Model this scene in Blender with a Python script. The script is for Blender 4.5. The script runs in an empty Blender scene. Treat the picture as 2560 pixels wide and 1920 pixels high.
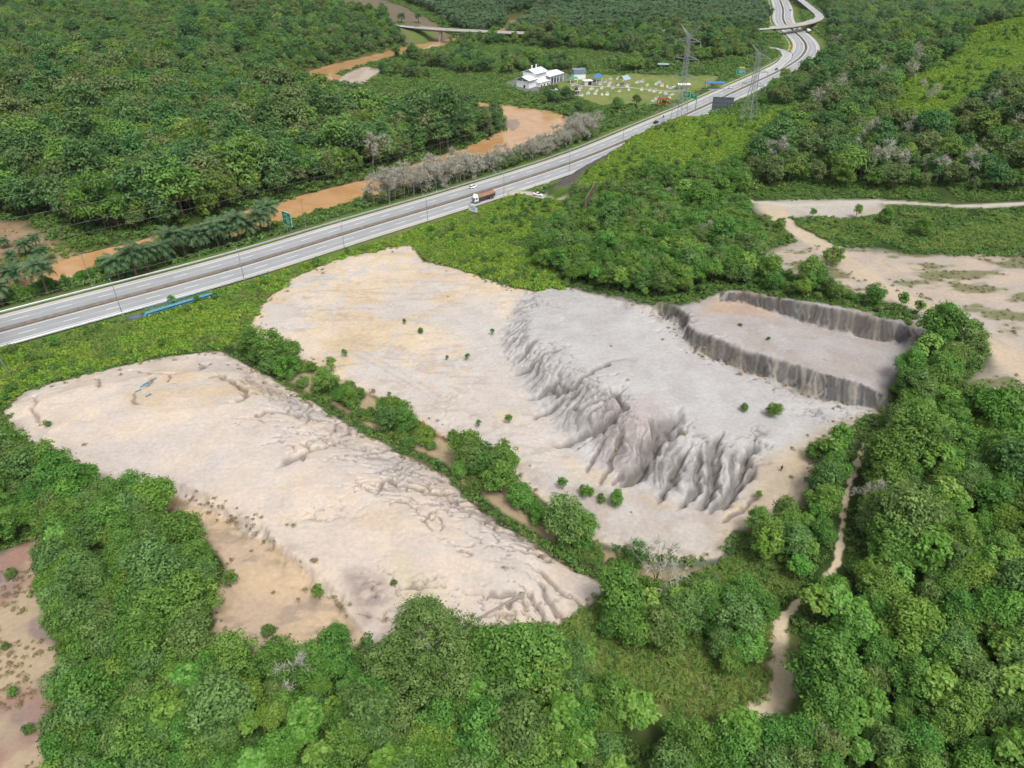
import bpy, math, random
import numpy as np
from mathutils import Vector, Matrix
random.seed(7); rng = np.random.default_rng(7)
S = bpy.context.scene
COL = S.collection
# ------------------------------------------------------------------ camera, sky, sun, exposure
CAM_H, TILT, FPX = 105.0, math.radians(34.0), 1775.0       # drone height, downward tilt, focal length in photo pixels
cam = bpy.data.cameras.new('camera'); camo = bpy.data.objects.new('camera', cam); COL.objects.link(camo)
cam.sensor_width = 36; cam.lens = 36 * FPX / 2560; cam.clip_start = 1; cam.clip_end = 9000
camo.location = (0, 0, CAM_H); camo.rotation_euler = (math.pi / 2 - TILT, 0, 0)
S.camera = camo
S.render.resolution_x, S.render.resolution_y = 1024, 768
SUN_EL, SUN_AZ = math.radians(60), math.radians(152)       # azimuth clockwise from +Y: high light from the right, slightly behind the viewer
W = bpy.data.worlds.new('World'); S.world = W; W.use_nodes = True
nt = W.node_tree; bg = nt.nodes['Background']
sky = nt.nodes.new('ShaderNodeTexSky'); sky.sky_type = 'NISHITA'; sky.sun_disc = False
sky.sun_elevation = SUN_EL; sky.sun_rotation = SUN_AZ; sky.dust_density = 6.0; sky.air_density = 1.4; sky.ozone_density = 1.0
hs = nt.nodes.new('ShaderNodeHueSaturation'); hs.inputs['Saturation'].default_value = 0.25   # overcast: the cloud takes the blue out
nt.links.new(sky.outputs[0], hs.inputs['Color']); nt.links.new(hs.outputs[0], bg.inputs[0]); bg.inputs[1].default_value = 0.13
sun = bpy.data.lights.new('sun', 'SUN'); sun.energy = 1.5; sun.angle = math.radians(16); sun.color = (1, .98, .95)
suno = bpy.data.objects.new('sun', sun); COL.objects.link(suno)
sd_ = Vector((math.sin(SUN_AZ) * math.cos(SUN_EL), math.cos(SUN_AZ) * math.cos(SUN_EL), math.sin(SUN_EL)))
suno.rotation_euler = sd_.to_track_quat('Z', 'Y').to_euler(); suno.location = (0, 0, 300)
S.view_settings.view_transform = 'Standard'; S.view_settings.look = 'None'; S.view_settings.gamma = 1
S.view_settings.exposure = 0.35
S.render.engine = 'CYCLES'
S.cycles.use_denoising = True; S.cycles.max_bounces = 6; S.cycles.diffuse_bounces = 3; S.cycles.glossy_bounces = 2
S.cycles.transmission_bounces = 3; S.cycles.transparent_max_bounces = 4; S.cycles.volume_bounces = 0

# ------------------------------------------------------------------ projection helpers (survey: photo pixel + height -> ground point)
sT, cT = math.sin(TILT), math.cos(TILT)
def P(px, py, z=0.0):
    u = (px - 1280) / FPX; v = (py - 960) / FPX
    Z = (CAM_H - z) / (sT + v * cT)
    return np.array([u * Z, (cT - v * sT) * Z, z])
def PP(pts, z=0.0): return np.array([P(a[0], a[1], a[2] if len(a) > 2 else z) for a in pts])
def to_px(x, y, z):
    dz = CAM_H - z
    Z = y * cT + dz * sT
    return 1280 + FPX * x / Z, 960 + FPX * (dz * cT - y * sT) / Z
def srgb(r, g, b, k=1.0):
    f = lambda c: (c / 255 / 12.92 if c < 10.3 else ((c / 255 + .055) / 1.055) ** 2.4) * k
    return np.array([f(r), f(g), f(b)])
# ------------------------------------------------------------------ noise, distances
def _h(xi, yi, s):
    h = (xi.astype(np.uint32) * np.uint32(374761393)) + (yi.astype(np.uint32) * np.uint32(668265263)) + np.uint32((s * 982451653) & 0xffffffff)
    h = (h ^ (h >> np.uint32(13))) * np.uint32(1274126177)
    return (h ^ (h >> np.uint32(16))).astype(np.float64) / 4294967296.0
def vn(x, y, s=0):
    xf, yf = np.floor(x), np.floor(y); fx, fy = x - xf, y - yf
    xi, yi = xf.astype(np.int64) & 0xffffffff, yf.astype(np.int64) & 0xffffffff
    fx = fx * fx * (3 - 2 * fx); fy = fy * fy * (3 - 2 * fy)
    x1, y1 = (xi + 1) & 0xffffffff, (yi + 1) & 0xffffffff
    a = _h(xi, yi, s) * (1 - fx) + _h(x1, yi, s) * fx
    b = _h(xi, y1, s) * (1 - fx) + _h(x1, y1, s) * fx
    return (a * (1 - fy) + b * fy) * 2 - 1
def fbm(x, y, s=0, o=4):
    t = 0; a = .5
    for i in range(o):
        t = t + a * vn(x * 2 ** i + 17.3 * i, y * 2 ** i - 9.1 * i, s + i); a *= .5
    return t
def sstep(a, b, x):
    t = np.clip((x - a) / (b - a), 0, 1); return t * t * (3 - 2 * t)
def pdist(x, y, pl):
    """distance to a polyline, arc length of the nearest point, signed side"""
    pl = np.asarray(pl)[:, :2]; d = np.full(x.shape, 1e9); s = np.zeros(x.shape); side = np.zeros(x.shape); acc = 0.
    for a, b in zip(pl[:-1], pl[1:]):
        e = b - a; L = math.hypot(*e) + 1e-9
        t = np.clip(((x - a[0]) * e[0] + (y - a[1]) * e[1]) / L ** 2, 0, 1)
        dx, dy = x - a[0] - t * e[0], y - a[1] - t * e[1]
        dd = np.hypot(dx, dy); m = dd < d
        d = np.where(m, dd, d); s = np.where(m, acc + t * L, s); side = np.where(m, e[0] * dy - e[1] * dx, side); acc += L
    return d, s, side
def inpoly(x, y, pl):
    pl = np.asarray(pl)[:, :2]; r = np.zeros(x.shape, bool)
    for (x0, y0), (x1, y1) in zip(pl, np.roll(pl, -1, 0)):
        if y0 == y1: continue
        c = ((y0 > y) != (y1 > y)) & (x < (x1 - x0) * (y - y0) / (y1 - y0) + x0)
        r ^= c
    return r
def sdpoly(x, y, pl):
    """positive inside"""
    pl = np.asarray(pl)
    d = pdist(x, y, np.vstack([pl, pl[:1]]))[0]
    return np.where(inpoly(x, y, pl), d, -d)
def near(x, y, pl, m):
    pl = np.asarray(pl); a, b = pl[:, :2].min(0) - m, pl[:, :2].max(0) + m
    return np.nonzero((x > a[0]) & (x < b[0]) & (y > a[1]) & (y < b[1]))[0]
def spline(pts, step):
    pts = np.asarray(pts, float); p = np.vstack([2 * pts[0] - pts[1], pts, 2 * pts[-1] - pts[-2]]); out = []
    for i in range(1, len(p) - 2):
        n = max(2, int(np.linalg.norm(p[i + 1] - p[i]) / step))
        for t in np.arange(n) / n:
            out.append(.5 * (2 * p[i] + (p[i + 1] - p[i - 1]) * t + (2 * p[i - 1] - 5 * p[i] + 4 * p[i + 1] - p[i + 2]) * t ** 2
                             + (3 * p[i] - p[i - 1] - 3 * p[i + 1] + p[i + 2]) * t ** 3))
    out.append(pts[-1]); return np.array(out)
def smooth_pl(p, k=6):
    for _ in range(k):
        q = p.copy(); q[1:-1] = .25 * p[:-2] + .5 * p[1:-1] + .25 * p[2:]; p = q
    return p

# ------------------------------------------------------------------ survey lines
WATER = -4.6
MW = PP([(0, 827), (282, 751), (599, 667), (850, 587), (1118, 507), (1258, 463), (1418, 411), (1530, 367), (1640, 318), (1745, 273), (1826, 234),
         (1911, 195), (1965, 168), (2000, 145), (2017, 120), (2010, 102), (1992, 84), (1978, 73), (1963, 60), (1957, 42), (1958, 24), (1951, 4), (1944, -14)])
MW = np.vstack([MW[0] - (MW[1] - MW[0]) / np.linalg.norm(MW[1] - MW[0]) * np.array([[260], [130]]), MW])
MW = smooth_pl(spline(MW, 6.0), 14)
SLIP = smooth_pl(spline(PP([(1890, 205), (1935, 172), (1962, 150), (1969, 138), (1962, 129), (1950, 124), (1930, 119), (1895, 116)]), 5.0), 4)
RAMP = smooth_pl(spline(PP([(1975, -24), (1988, -12), (2002, 0), (2019, 13), (2036, 27), (2047, 36), (2050, 44), (2038, 52), (2019, 58), (1995, 63), (1970, 67), (1946, 69.5),
                  (1900, 73), (1830, 76), (1740, 78), (1620, 76), (1500, 78), (1400, 82), (1320, 84), (1200, 79), (1100, 74), (1040, 69), (960, 60), (880, 48)], 6.5), 6.0), 5)
RIV = smooth_pl(spline(PP([(-260, 800), (-60, 745), (60, 712), (160, 684), (236, 662), (394, 622), (530, 584), (678, 540), (760, 517), (850, 492), (945, 467), (1030, 441), (1100, 418), (1180, 390),
                  (1260, 360), (1320, 334), (1358, 314), (1362, 300), (1330, 289), (1270, 280), (1180, 268), (1060, 258), (940, 244), (850, 222), (805, 202), (800, 184), (840, 170), (900, 155),
                  (970, 137), (1050, 118), (1120, 104), (1190, 96), (1250, 88), (1290, 70), (1300, 50)], WATER), 6.0), 4)
TRACK = smooth_pl(spline(PP([(1290, 482, .1), (1320, 487, .3), (1350, 496, .8), (1390, 505, 1.2), (1440, 509, 2), (1500, 506, 4), (1600, 500, 8), (1720, 495, 11), (1830, 497, 13),
                  (1900, 508, 13.2), (1980, 515, 13.5), (2060, 510, 14), (2160, 504, 14.3), (2240, 505, 14.7), (2320, 511, 15), (2420, 516, 15.6), (2500, 514, 16), (2640, 500, 17)]), 4.0), 3)
TRACK2 = smooth_pl(spline(PP([(1930, 520, 13.5), (1960, 560, 13.2), (2010, 590, 13), (2080, 625, 13), (2150, 680, 13), (2230, 730, 13), (2320, 775, 13), (2420, 820, 12.8), (2500, 870, 12.5), (2560, 930, 11.7), (2640, 1000, 11)]), 4.0), 3)
FOOTPATH = smooth_pl(spline(PP([(2165, 1112, 5), (2135, 1180, 4.5), (2112, 1260, 4), (2102, 1340, 3), (2098, 1400, 2.4), (2050, 1462, 1), (1990, 1510, -.3), (1950, 1550, -.8), (1936, 1620, -1.3),
                  (1955, 1680, -1.6), (1962, 1725, -1.6), (1930, 1765, -1.6), (1880, 1790, -1.6)]), 2.0), 3)
CTRL = [  # (px, py, height) contour-like survey lines
 [(-400, 640, -1), (-100, 590, -1), (100, 560, -1), (330, 560, -2), (600, 505, -2), (850, 430, -2), (1000, 390, -2), (1150, 340, -2)],
 [(-300, 420, 1), (0, 400, 1), (300, 380, 1), (600, 330, 1), (850, 300, 0)], [(-300, 200, 6), (0, 200, 6), (300, 180, 6), (600, 160, 5), (740, 140, 3)],
 [(-300, 40, 13), (0, 30, 12), (300, 20, 11), (560, 12, 10)], [(700, 6, 12), (850, 12, 12), (960, 35, 9), (1020, 62, 5)],
 [(1290, 215, -2), (1450, 225, -2), (1600, 240, -2)], [(1400, 185, -2), (1700, 180, -1)], [(950, 190, -3), (1200, 145, -2), (1500, 140, -1)],
 [(1250, 60, 3), (1450, 60, 4), (1640, 60, 4)], [(1300, 5, 9), (1640, 5, 8)],
 [(1400, 462, 4), (1460, 425, 8), (1540, 376, 11), (1650, 314, 13), (1720, 297, 14), (1868, 300, 15), (1960, 278, 16), (2040, 268, 17)],
 [(1450, 500, 4), (1600, 455, 10), (1750, 430, 14), (1850, 405, 15)],
 [(1100, 570, 0), (1250, 605, 1), (1400, 565, 3), (1600, 560, 7), (1720, 600, 9), (1820, 620, 11)], [(1280, 718, .8), (1400, 712, 2.6), (1500, 733, 4), (1600, 748, 6.5)],
 [(1880, 505, 13), (2100, 510, 14), (2300, 512, 15), (2540, 515, 16), (2900, 520, 18)], [(2000, 440, 16), (2300, 430, 18), (2560, 430, 20), (2900, 420, 22)],
 [(2000, 345, 18), (2300, 320, 24), (2560, 310, 28), (2900, 300, 31)], [(2120, 215, 19), (2300, 200, 28), (2560, 180, 35), (2900, 170, 39)], [(2160, 110, 12), (2350, 80, 30), (2560, 50, 40), (2900, 40, 44)],
 [(2000, 620, 12.5), (2200, 600, 13), (2560, 600, 15)], [(2100, 700, 13), (2300, 740, 13), (2560, 760, 13), (2900, 800, 13)], [(2480, 1000, 11), (2560, 960, 11.5), (2900, 1000, 11.5)],
 [(1800, 730, 10.2), (1860, 728, 11.3), (1949, 745, 12.2), (2050, 760, 13.4), (2130, 776, 13.4), (2198, 792, 13.3), (2310, 823, 12)],
 [(1800, 756, 8.9), (1860, 759, 9), (1949, 786, 9), (2050, 820, 9), (2130, 836, 9), (2198, 853, 9), (2310, 862, 9)],
 [(1645, 754, 7.9), (1690, 765, 8.3), (1722, 786, 8.6), (1714, 808, 8.6), (1740, 826, 8.8), (1778, 836, 9.1), (1867, 873, 8.9), (1941, 893, 8.9), (2050, 932, 9), (2128, 951, 8.8), (2205, 982, 7.6)],
 [(1650, 790, 5), (1690, 808, 5), (1708, 832, 5), (1714, 852, 5), (1740, 878, 5), (1778, 897, 5), (1867, 928, 5), (1941, 951, 5), (2050, 998, 5), (2128, 1014, 5), (2205, 1024, 5)],
 [(1740, 792, 8.9), (1850, 830, 9), (2000, 880, 9), (2150, 910, 9)],
 [(1335, 730, 1.5), (1340, 765, 2.4), (1328, 800, 2.9), (1320, 827, 3), (1345, 860, 3.3), (1385, 890, 3.6), (1430, 930, 4.1), (1500, 965, 4.5), (1540, 1000, 4.7), (1600, 1040, 4.8), (1690, 1060, 4.7), (1790, 1105, 4.2), (1880, 1115, 4)],
 [(1300, 735, .8), (1274, 790, -.2), (1245, 830, -.7), (1245, 860, -1), (1265, 890, -1), (1287, 930, -1), (1312, 970, -1), (1342, 1022, -1.2), (1382, 1062, -1.2), (1425, 1110, -1.4), (1442, 1155, -1.5),
  (1530, 1195, -1.5), (1600, 1225, -1.5), (1700, 1262, -1.5), (1800, 1268, -1), (1850, 1240, 0), (1900, 1190, 2.2)],
 [(1500, 800, 3.7), (1600, 880, 4.6), (1700, 950, 4.9), (1800, 1000, 4.9), (1950, 1050, 4.6), (2060, 1080, 4.5)], [(1420, 735, 3), (1560, 770, 4.4)],
 [(2030, 1140, 3.6), (1950, 1180, 3), (1975, 1250, 1.3), (1880, 1300, -.4)],
 [(720, 718, -.6), (860, 668, -.5), (1030, 630, 0), (1110, 690, 0)], [(660, 800, -.8), (900, 780, -.9), (1150, 800, -1)], [(850, 880, -1.4), (1000, 920, -1.4), (1160, 960, -1.5)],
 [(1250, 1060, -1.7), (1350, 1190, -2), (1500, 1280, -2.4), (1650, 1330, -2.4), (1750, 1370, -2.2)],
 [(580, 862, -1.5), (700, 897, -2.4), (800, 930, -2.8), (900, 985, -3), (1000, 1042, -3.3), (1100, 1097, -3.6), (1170, 1150, -3.8), (1290, 1255, -4), (1400, 1325, -4), (1500, 1378, -4), (1600, 1420, -4), (1720, 1460, -4)],
 [(0, 1018, -.5), (60, 976, -.5), (200, 936, -.4), (330, 906, -.4), (420, 889, -.4), (545, 869, -.5)], [(50, 1020, 1.2), (200, 968, 2.2), (340, 946, 2.6), (450, 930, 2.8), (560, 925, 2.6)],
 [(130, 1075, 2), (350, 1035, 3), (550, 1020, 3.1), (700, 1100, 3.3), (850, 1180, 3.3), (1000, 1290, 3.1), (1150, 1390, 2.7), (1290, 1440, 1.8)],
 [(620, 970, 2.3), (720, 1038, 2.2), (830, 1108, 2), (950, 1178, 1.8), (1080, 1240, 1.6), (1200, 1310, 1.2), (1320, 1385, .7)],
 [(600, 885, -1.6), (680, 938, -2), (780, 990, -2.4), (900, 1053, -2.6), (1020, 1118, -3), (1130, 1175, -3), (1240, 1278, -3), (1350, 1343, -3), (1460, 1402, -3), (1530, 1446, -2.6)],
 [(1480, 1497, -1.5), (1400, 1557, -1), (1300, 1567, -1), (1200, 1557, -.6), (1080, 1577, -.3), (930, 1597, -.4)], [(1430, 1490, -.2), (1300, 1500, .6), (1150, 1500, .9), (980, 1520, .8)],
 [(20, 1060, .2), (150, 1125, .7), (280, 1183, .8), (400, 1193, 1.3), (480, 1225, 1.5), (620, 1302, 1.6), (740, 1380, 1.6), (830, 1468, 1.2), (905, 1568, .6)],
 [(270, 1200, -.2), (390, 1210, -.2), (468, 1242, -.3), (607, 1322, -.3), (724, 1402, -.3), (811, 1490, -.3), (885, 1588, -.4)],
 [(430, 1290, -.8), (560, 1420, -.8), (700, 1560, -.8)],
 [(-300, 1150, 0), (-300, 2000, 0)], [(0, 1400, 0), (0, 1900, 0)], [(300, 1500, -.2), (500, 1800, -.6), (900, 1750, -1.1), (1300, 1800, -1.6), (1700, 1800, -1.9), (1880, 1785, -1.7)],
 [(1800, 1560, -2), (1940, 1560, -.9), (2050, 1465, 1), (2100, 1400, 2.4), (2105, 1300, 3.6), (2160, 1120, 4.5)], [(2300, 1180, 6.5), (2560, 1180, 10), (2900, 1180, 12)], [(2250, 1600, 1.5), (2560, 1500, 7), (2900, 1450, 9)],
 [(2150, 1850, -1), (2560, 1850, 3), (2900, 1850, 5)], [(2330, 1000, 9), (2260, 1060, 6.5)],
 [(-200, 970, -1), (0, 928, -1), (200, 872, -1), (400, 822, -1), (550, 775, -1), (700, 684, -.9), (850, 632, -.7), (1000, 590, -.5)],
]
CTRLW = [PP(l) for l in CTRL]
# ------------------------------------------------------------------ base relief: membrane through the survey lines
def solve(x0, y0, nx, ny, cell, lines, init=None, iters=200, border=None):
    z = np.zeros((ny, nx)) if init is None else init.copy(); acc = np.zeros((ny, nx)); cnt = np.zeros((ny, nx))
    for l in lines:
        for a, b in zip(l[:-1], l[1:]):
            n = int(np.hypot(*(b - a)[:2]) / cell * 2) + 2
            q = a + (b - a) * np.linspace(0, 1, n)[:, None]
            i = np.round((q[:, 0] - x0) / cell).astype(int); j = np.round((q[:, 1] - y0) / cell).astype(int)
            ok = (i >= 0) & (i < nx) & (j >= 0) & (j < ny)
            np.add.at(acc, (j[ok], i[ok]), q[ok, 2]); np.add.at(cnt, (j[ok], i[ok]), 1)
    fix = cnt > 0; val = np.where(fix, acc / np.maximum(cnt, 1), 0)
    if border is not None:
        for sl in ((0, slice(None)), (-1, slice(None)), (slice(None), 0), (slice(None), -1)):
            fix[sl] = True; val[sl] = border[sl]
    for _ in range(iters):
        p = np.pad(z, 1, mode='edge')
        z = .25 * (p[:-2, 1:-1] + p[2:, 1:-1] + p[1:-1, :-2] + p[1:-1, 2:]); z[fix] = val[fix]
    return z
def resize(z, ny, nx):
    j = np.linspace(0, z.shape[0] - 1, ny); i = np.linspace(0, z.shape[1] - 1, nx)
    return bil(z, i[None, :] + 0 * j[:, None], j[:, None] + 0 * i[None, :])
def bil(z, i, j):
    i = np.clip(i, 0, z.shape[1] - 1.001); j = np.clip(j, 0, z.shape[0] - 1.001)
    a, b = i.astype(int), j.astype(int); f, g = i - a, j - b
    return (z[b, a] * (1 - f) + z[b, a + 1] * f) * (1 - g) + (z[b + 1, a] * (1 - f) + z[b + 1, a + 1] * f) * g
ROADLINES = [MW, np.hstack([RIV[:, :2], np.full((len(RIV), 1), -3.6)])]
GX0, GY0, GC = -960, 20, 4.0
gz = None
for c in (32, 16, 8, 4):
    nx, ny = int(1920 / c) + 1, int(1440 / c) + 1
    gz = solve(GX0, GY0, nx, ny, c, CTRLW + ROADLINES, None if gz is None else resize(gz, ny, nx), 260)
SX0, SY0, SC = -170, 44, 1.0
snx, sny = 341, 221
ii, jj = np.meshgrid(np.arange(snx), np.arange(sny))
b0 = bil(gz, (SX0 + ii * SC - GX0) / GC, (SY0 + jj * SC - GY0) / GC)
sz = solve(SX0, SY0, snx, sny, SC, CTRLW + ROADLINES, b0, 420, b0)
def base_h(x, y):
    z = bil(gz, (x - GX0) / GC, (y - GY0) / GC)
    i, j = (x - SX0) / SC, (y - SY0) / SC
    m = np.minimum(np.minimum(i, snx - 1 - i), np.minimum(j, sny - 1 - j))
    w = sstep(0, 6, m); k = np.nonzero(w > 0)
    if len(k[0]):
        z[k] = z[k] * (1 - w[k]) + w[k] * bil(sz, i[k], j[k])
    return z
# gullies: (points in photo px, height, half width m, depth m)
GUL = [([(315, 912), (350, 926), (389, 930), (420, 937), (443, 939)], 2, .55, .9), ([(420, 937), (412, 963)], 2, .4, .5), ([(239, 924), (260, 943), (253, 963), (239, 974)], 2, .5, .8),
 ([(80, 982), (97, 1002), (87, 1029), (95, 1060)], 1, .5, .8), ([(342, 978), (340, 1005), (354, 1013)], 2.5, .4, .4), ([(393, 935), (373, 959), (346, 978)], 2.5, .4, .5), ([(130, 965), (170, 950), (180, 940)], 1.5, .4, .6),
 ([(500, 925), (509, 908), (525, 895)], 2, .9, .9), ([(540, 928), (583, 939), (607, 963), (618, 990), (599, 1005), (579, 1011)], 2.6, .8, 1.2), ([(520, 948), (545, 935), (560, 925)], 2.6, .5, .6),
 ([(618, 1052), (653, 1040), (684, 1025), (739, 1023), (778, 1023), (816, 1025), (855, 1025)], 2.2, .8, 1.5), ([(653, 1040), (640, 1030)], 2.4, .5, .6),
 ([(690, 1165), (708, 1153), (739, 1145), (762, 1134), (781, 1118), (809, 1112), (836, 1099), (855, 1087), (880, 1070)], 2.4, .8, 1.5), ([(762, 1134), (760, 1157)], 2.6, .6, .9), ([(781, 1118), (760, 1108)], 2.4, .5, .8),
 ([(690, 985), (720, 990), (760, 1000)], 1.5, .4, .6), ([(650, 960), (700, 968), (740, 980)], 1, .4, .6), ([(600, 940), (650, 950), (690, 955)], 1.4, .4, .6),
 ([(924, 1180), (951, 1169), (982, 1157), (1010, 1150)], 1.8, .6, 1.0), ([(936, 1246), (955, 1215), (978, 1196), (1006, 1215), (1029, 1215), (1068, 1227), (1091, 1215), (1120, 1200)], 1.7, .7, 1.2),
 ([(990, 1134), (1040, 1132), (1091, 1126), (1122, 1118)], .6, .4, .7), ([(1037, 1173), (1080, 1180), (1130, 1186)], .6, .4, .7), ([(930, 1110), (980, 1105), (1030, 1108)], .6, .4, .7), ([(880, 1140), (930, 1135), (960, 1125)], 1.2, .45, .7),
 ([(1100, 1222), (1160, 1250), (1235, 1262)], .5, .4, .7), ([(1120, 1255), (1180, 1280), (1230, 1285)], .5, .4, .6), ([(1080, 1270), (1060, 1300), (1075, 1330)], 2, .3, .25), ([(1085, 1283), (1110, 1307), (1100, 1330)], 2, .3, .3),
 ([(1200, 1299), (1240, 1297), (1290, 1304)], .8, .4, .7), ([(1231, 1319), (1270, 1328), (1315, 1327)], .6, .45, .8), ([(1258, 1342), (1280, 1347), (1310, 1345)], .5, .4, .6), ([(1285, 1364), (1315, 1367), (1350, 1363)], .3, .4, .7),
 ([(1293, 1383), (1330, 1382), (1370, 1383)], .2, .45, .8), ([(1336, 1399), (1365, 1390)], 0, .4, .6), ([(1324, 1424), (1355, 1443), (1394, 1471), (1453, 1500)], 0, .5, 1.0), ([(1332, 1459), (1367, 1494), (1414, 1540)], 0, .5, 1.0),
 ([(1313, 1478), (1340, 1509), (1375, 1560)], 0, .5, 1.1), ([(1395, 1372), (1420, 1390), (1450, 1420)], -.5, .4, .5),
 ([(1290, 893), (1336, 873), (1402, 862), (1420, 855)], 5, .8, 1.3), ([(1300, 935), (1350, 945), (1425, 939), (1456, 932), (1503, 904), (1550, 889), (1589, 883)], 5.5, .8, 1.4),
 ([(1290, 880), (1320, 860), (1350, 850)], 3, .7, 1.2), ([(1340, 965), (1370, 948), (1400, 940)], 3, .8, 1.4), ([(1325, 1008), (1394, 990), (1456, 963)], 3, 1.0, 1.8), ([(1430, 985), (1450, 1000)], 5, .6, .9),
 ([(1340, 1050), (1394, 1064), (1433, 1052), (1491, 1037), (1530, 1025), (1561, 1013), (1542, 998), (1534, 974), (1561, 963)], 4.5, 1.1, 2.2), ([(1380, 935), (1390, 950), (1383, 965)], 4.5, .6, 1.2), ([(1400, 935), (1412, 948)], 5, .5, 1.0),
 ([(1560, 1165), (1581, 1149), (1612, 1122), (1647, 1079), (1678, 1048), (1700, 1030)], 3.6, 2.0, 3.4), ([(1647, 1079), (1640, 1050), (1632, 1040)], 4.5, .9, 1.8), ([(1612, 1122), (1595, 1090)], 3.5, .7, 1.2),
 ([(1640, 1225), (1670, 1190), (1690, 1165), (1712, 1120)], 2, 1.0, 1.8), ([(1700, 1245), (1735, 1200), (1745, 1150), (1752, 1115)], 2, 1.0, 1.7), ([(1752, 1240), (1782, 1195), (1778, 1145), (1793, 1114), (1805, 1095)], 2, 1.1, 2.2),
 ([(1770, 1252), (1824, 1215), (1848, 1177), (1875, 1138), (1879, 1103)], 2, 1.2, 2.4), ([(1815, 1255), (1840, 1220), (1867, 1192), (1894, 1173)], 1.5, 1.0, 1.6), ([(1500, 1180), (1530, 1130), (1550, 1090), (1560, 1060)], 2, .7, .9),
 ([(1465, 1150), (1490, 1110), (1520, 1070)], 2, .6, .8), ([(1540, 1185), (1570, 1150)], 1, .7, 1.0), ([(1950, 1300), (1960, 1270), (1966, 1240)], 1, .5, .7),
 ([(1890, 1240), (1850, 1275), (1800, 1305)], 0, .6, .5)]
GULW = [(PP(p, z), w, d) for p, z, w, d in GUL]
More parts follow.
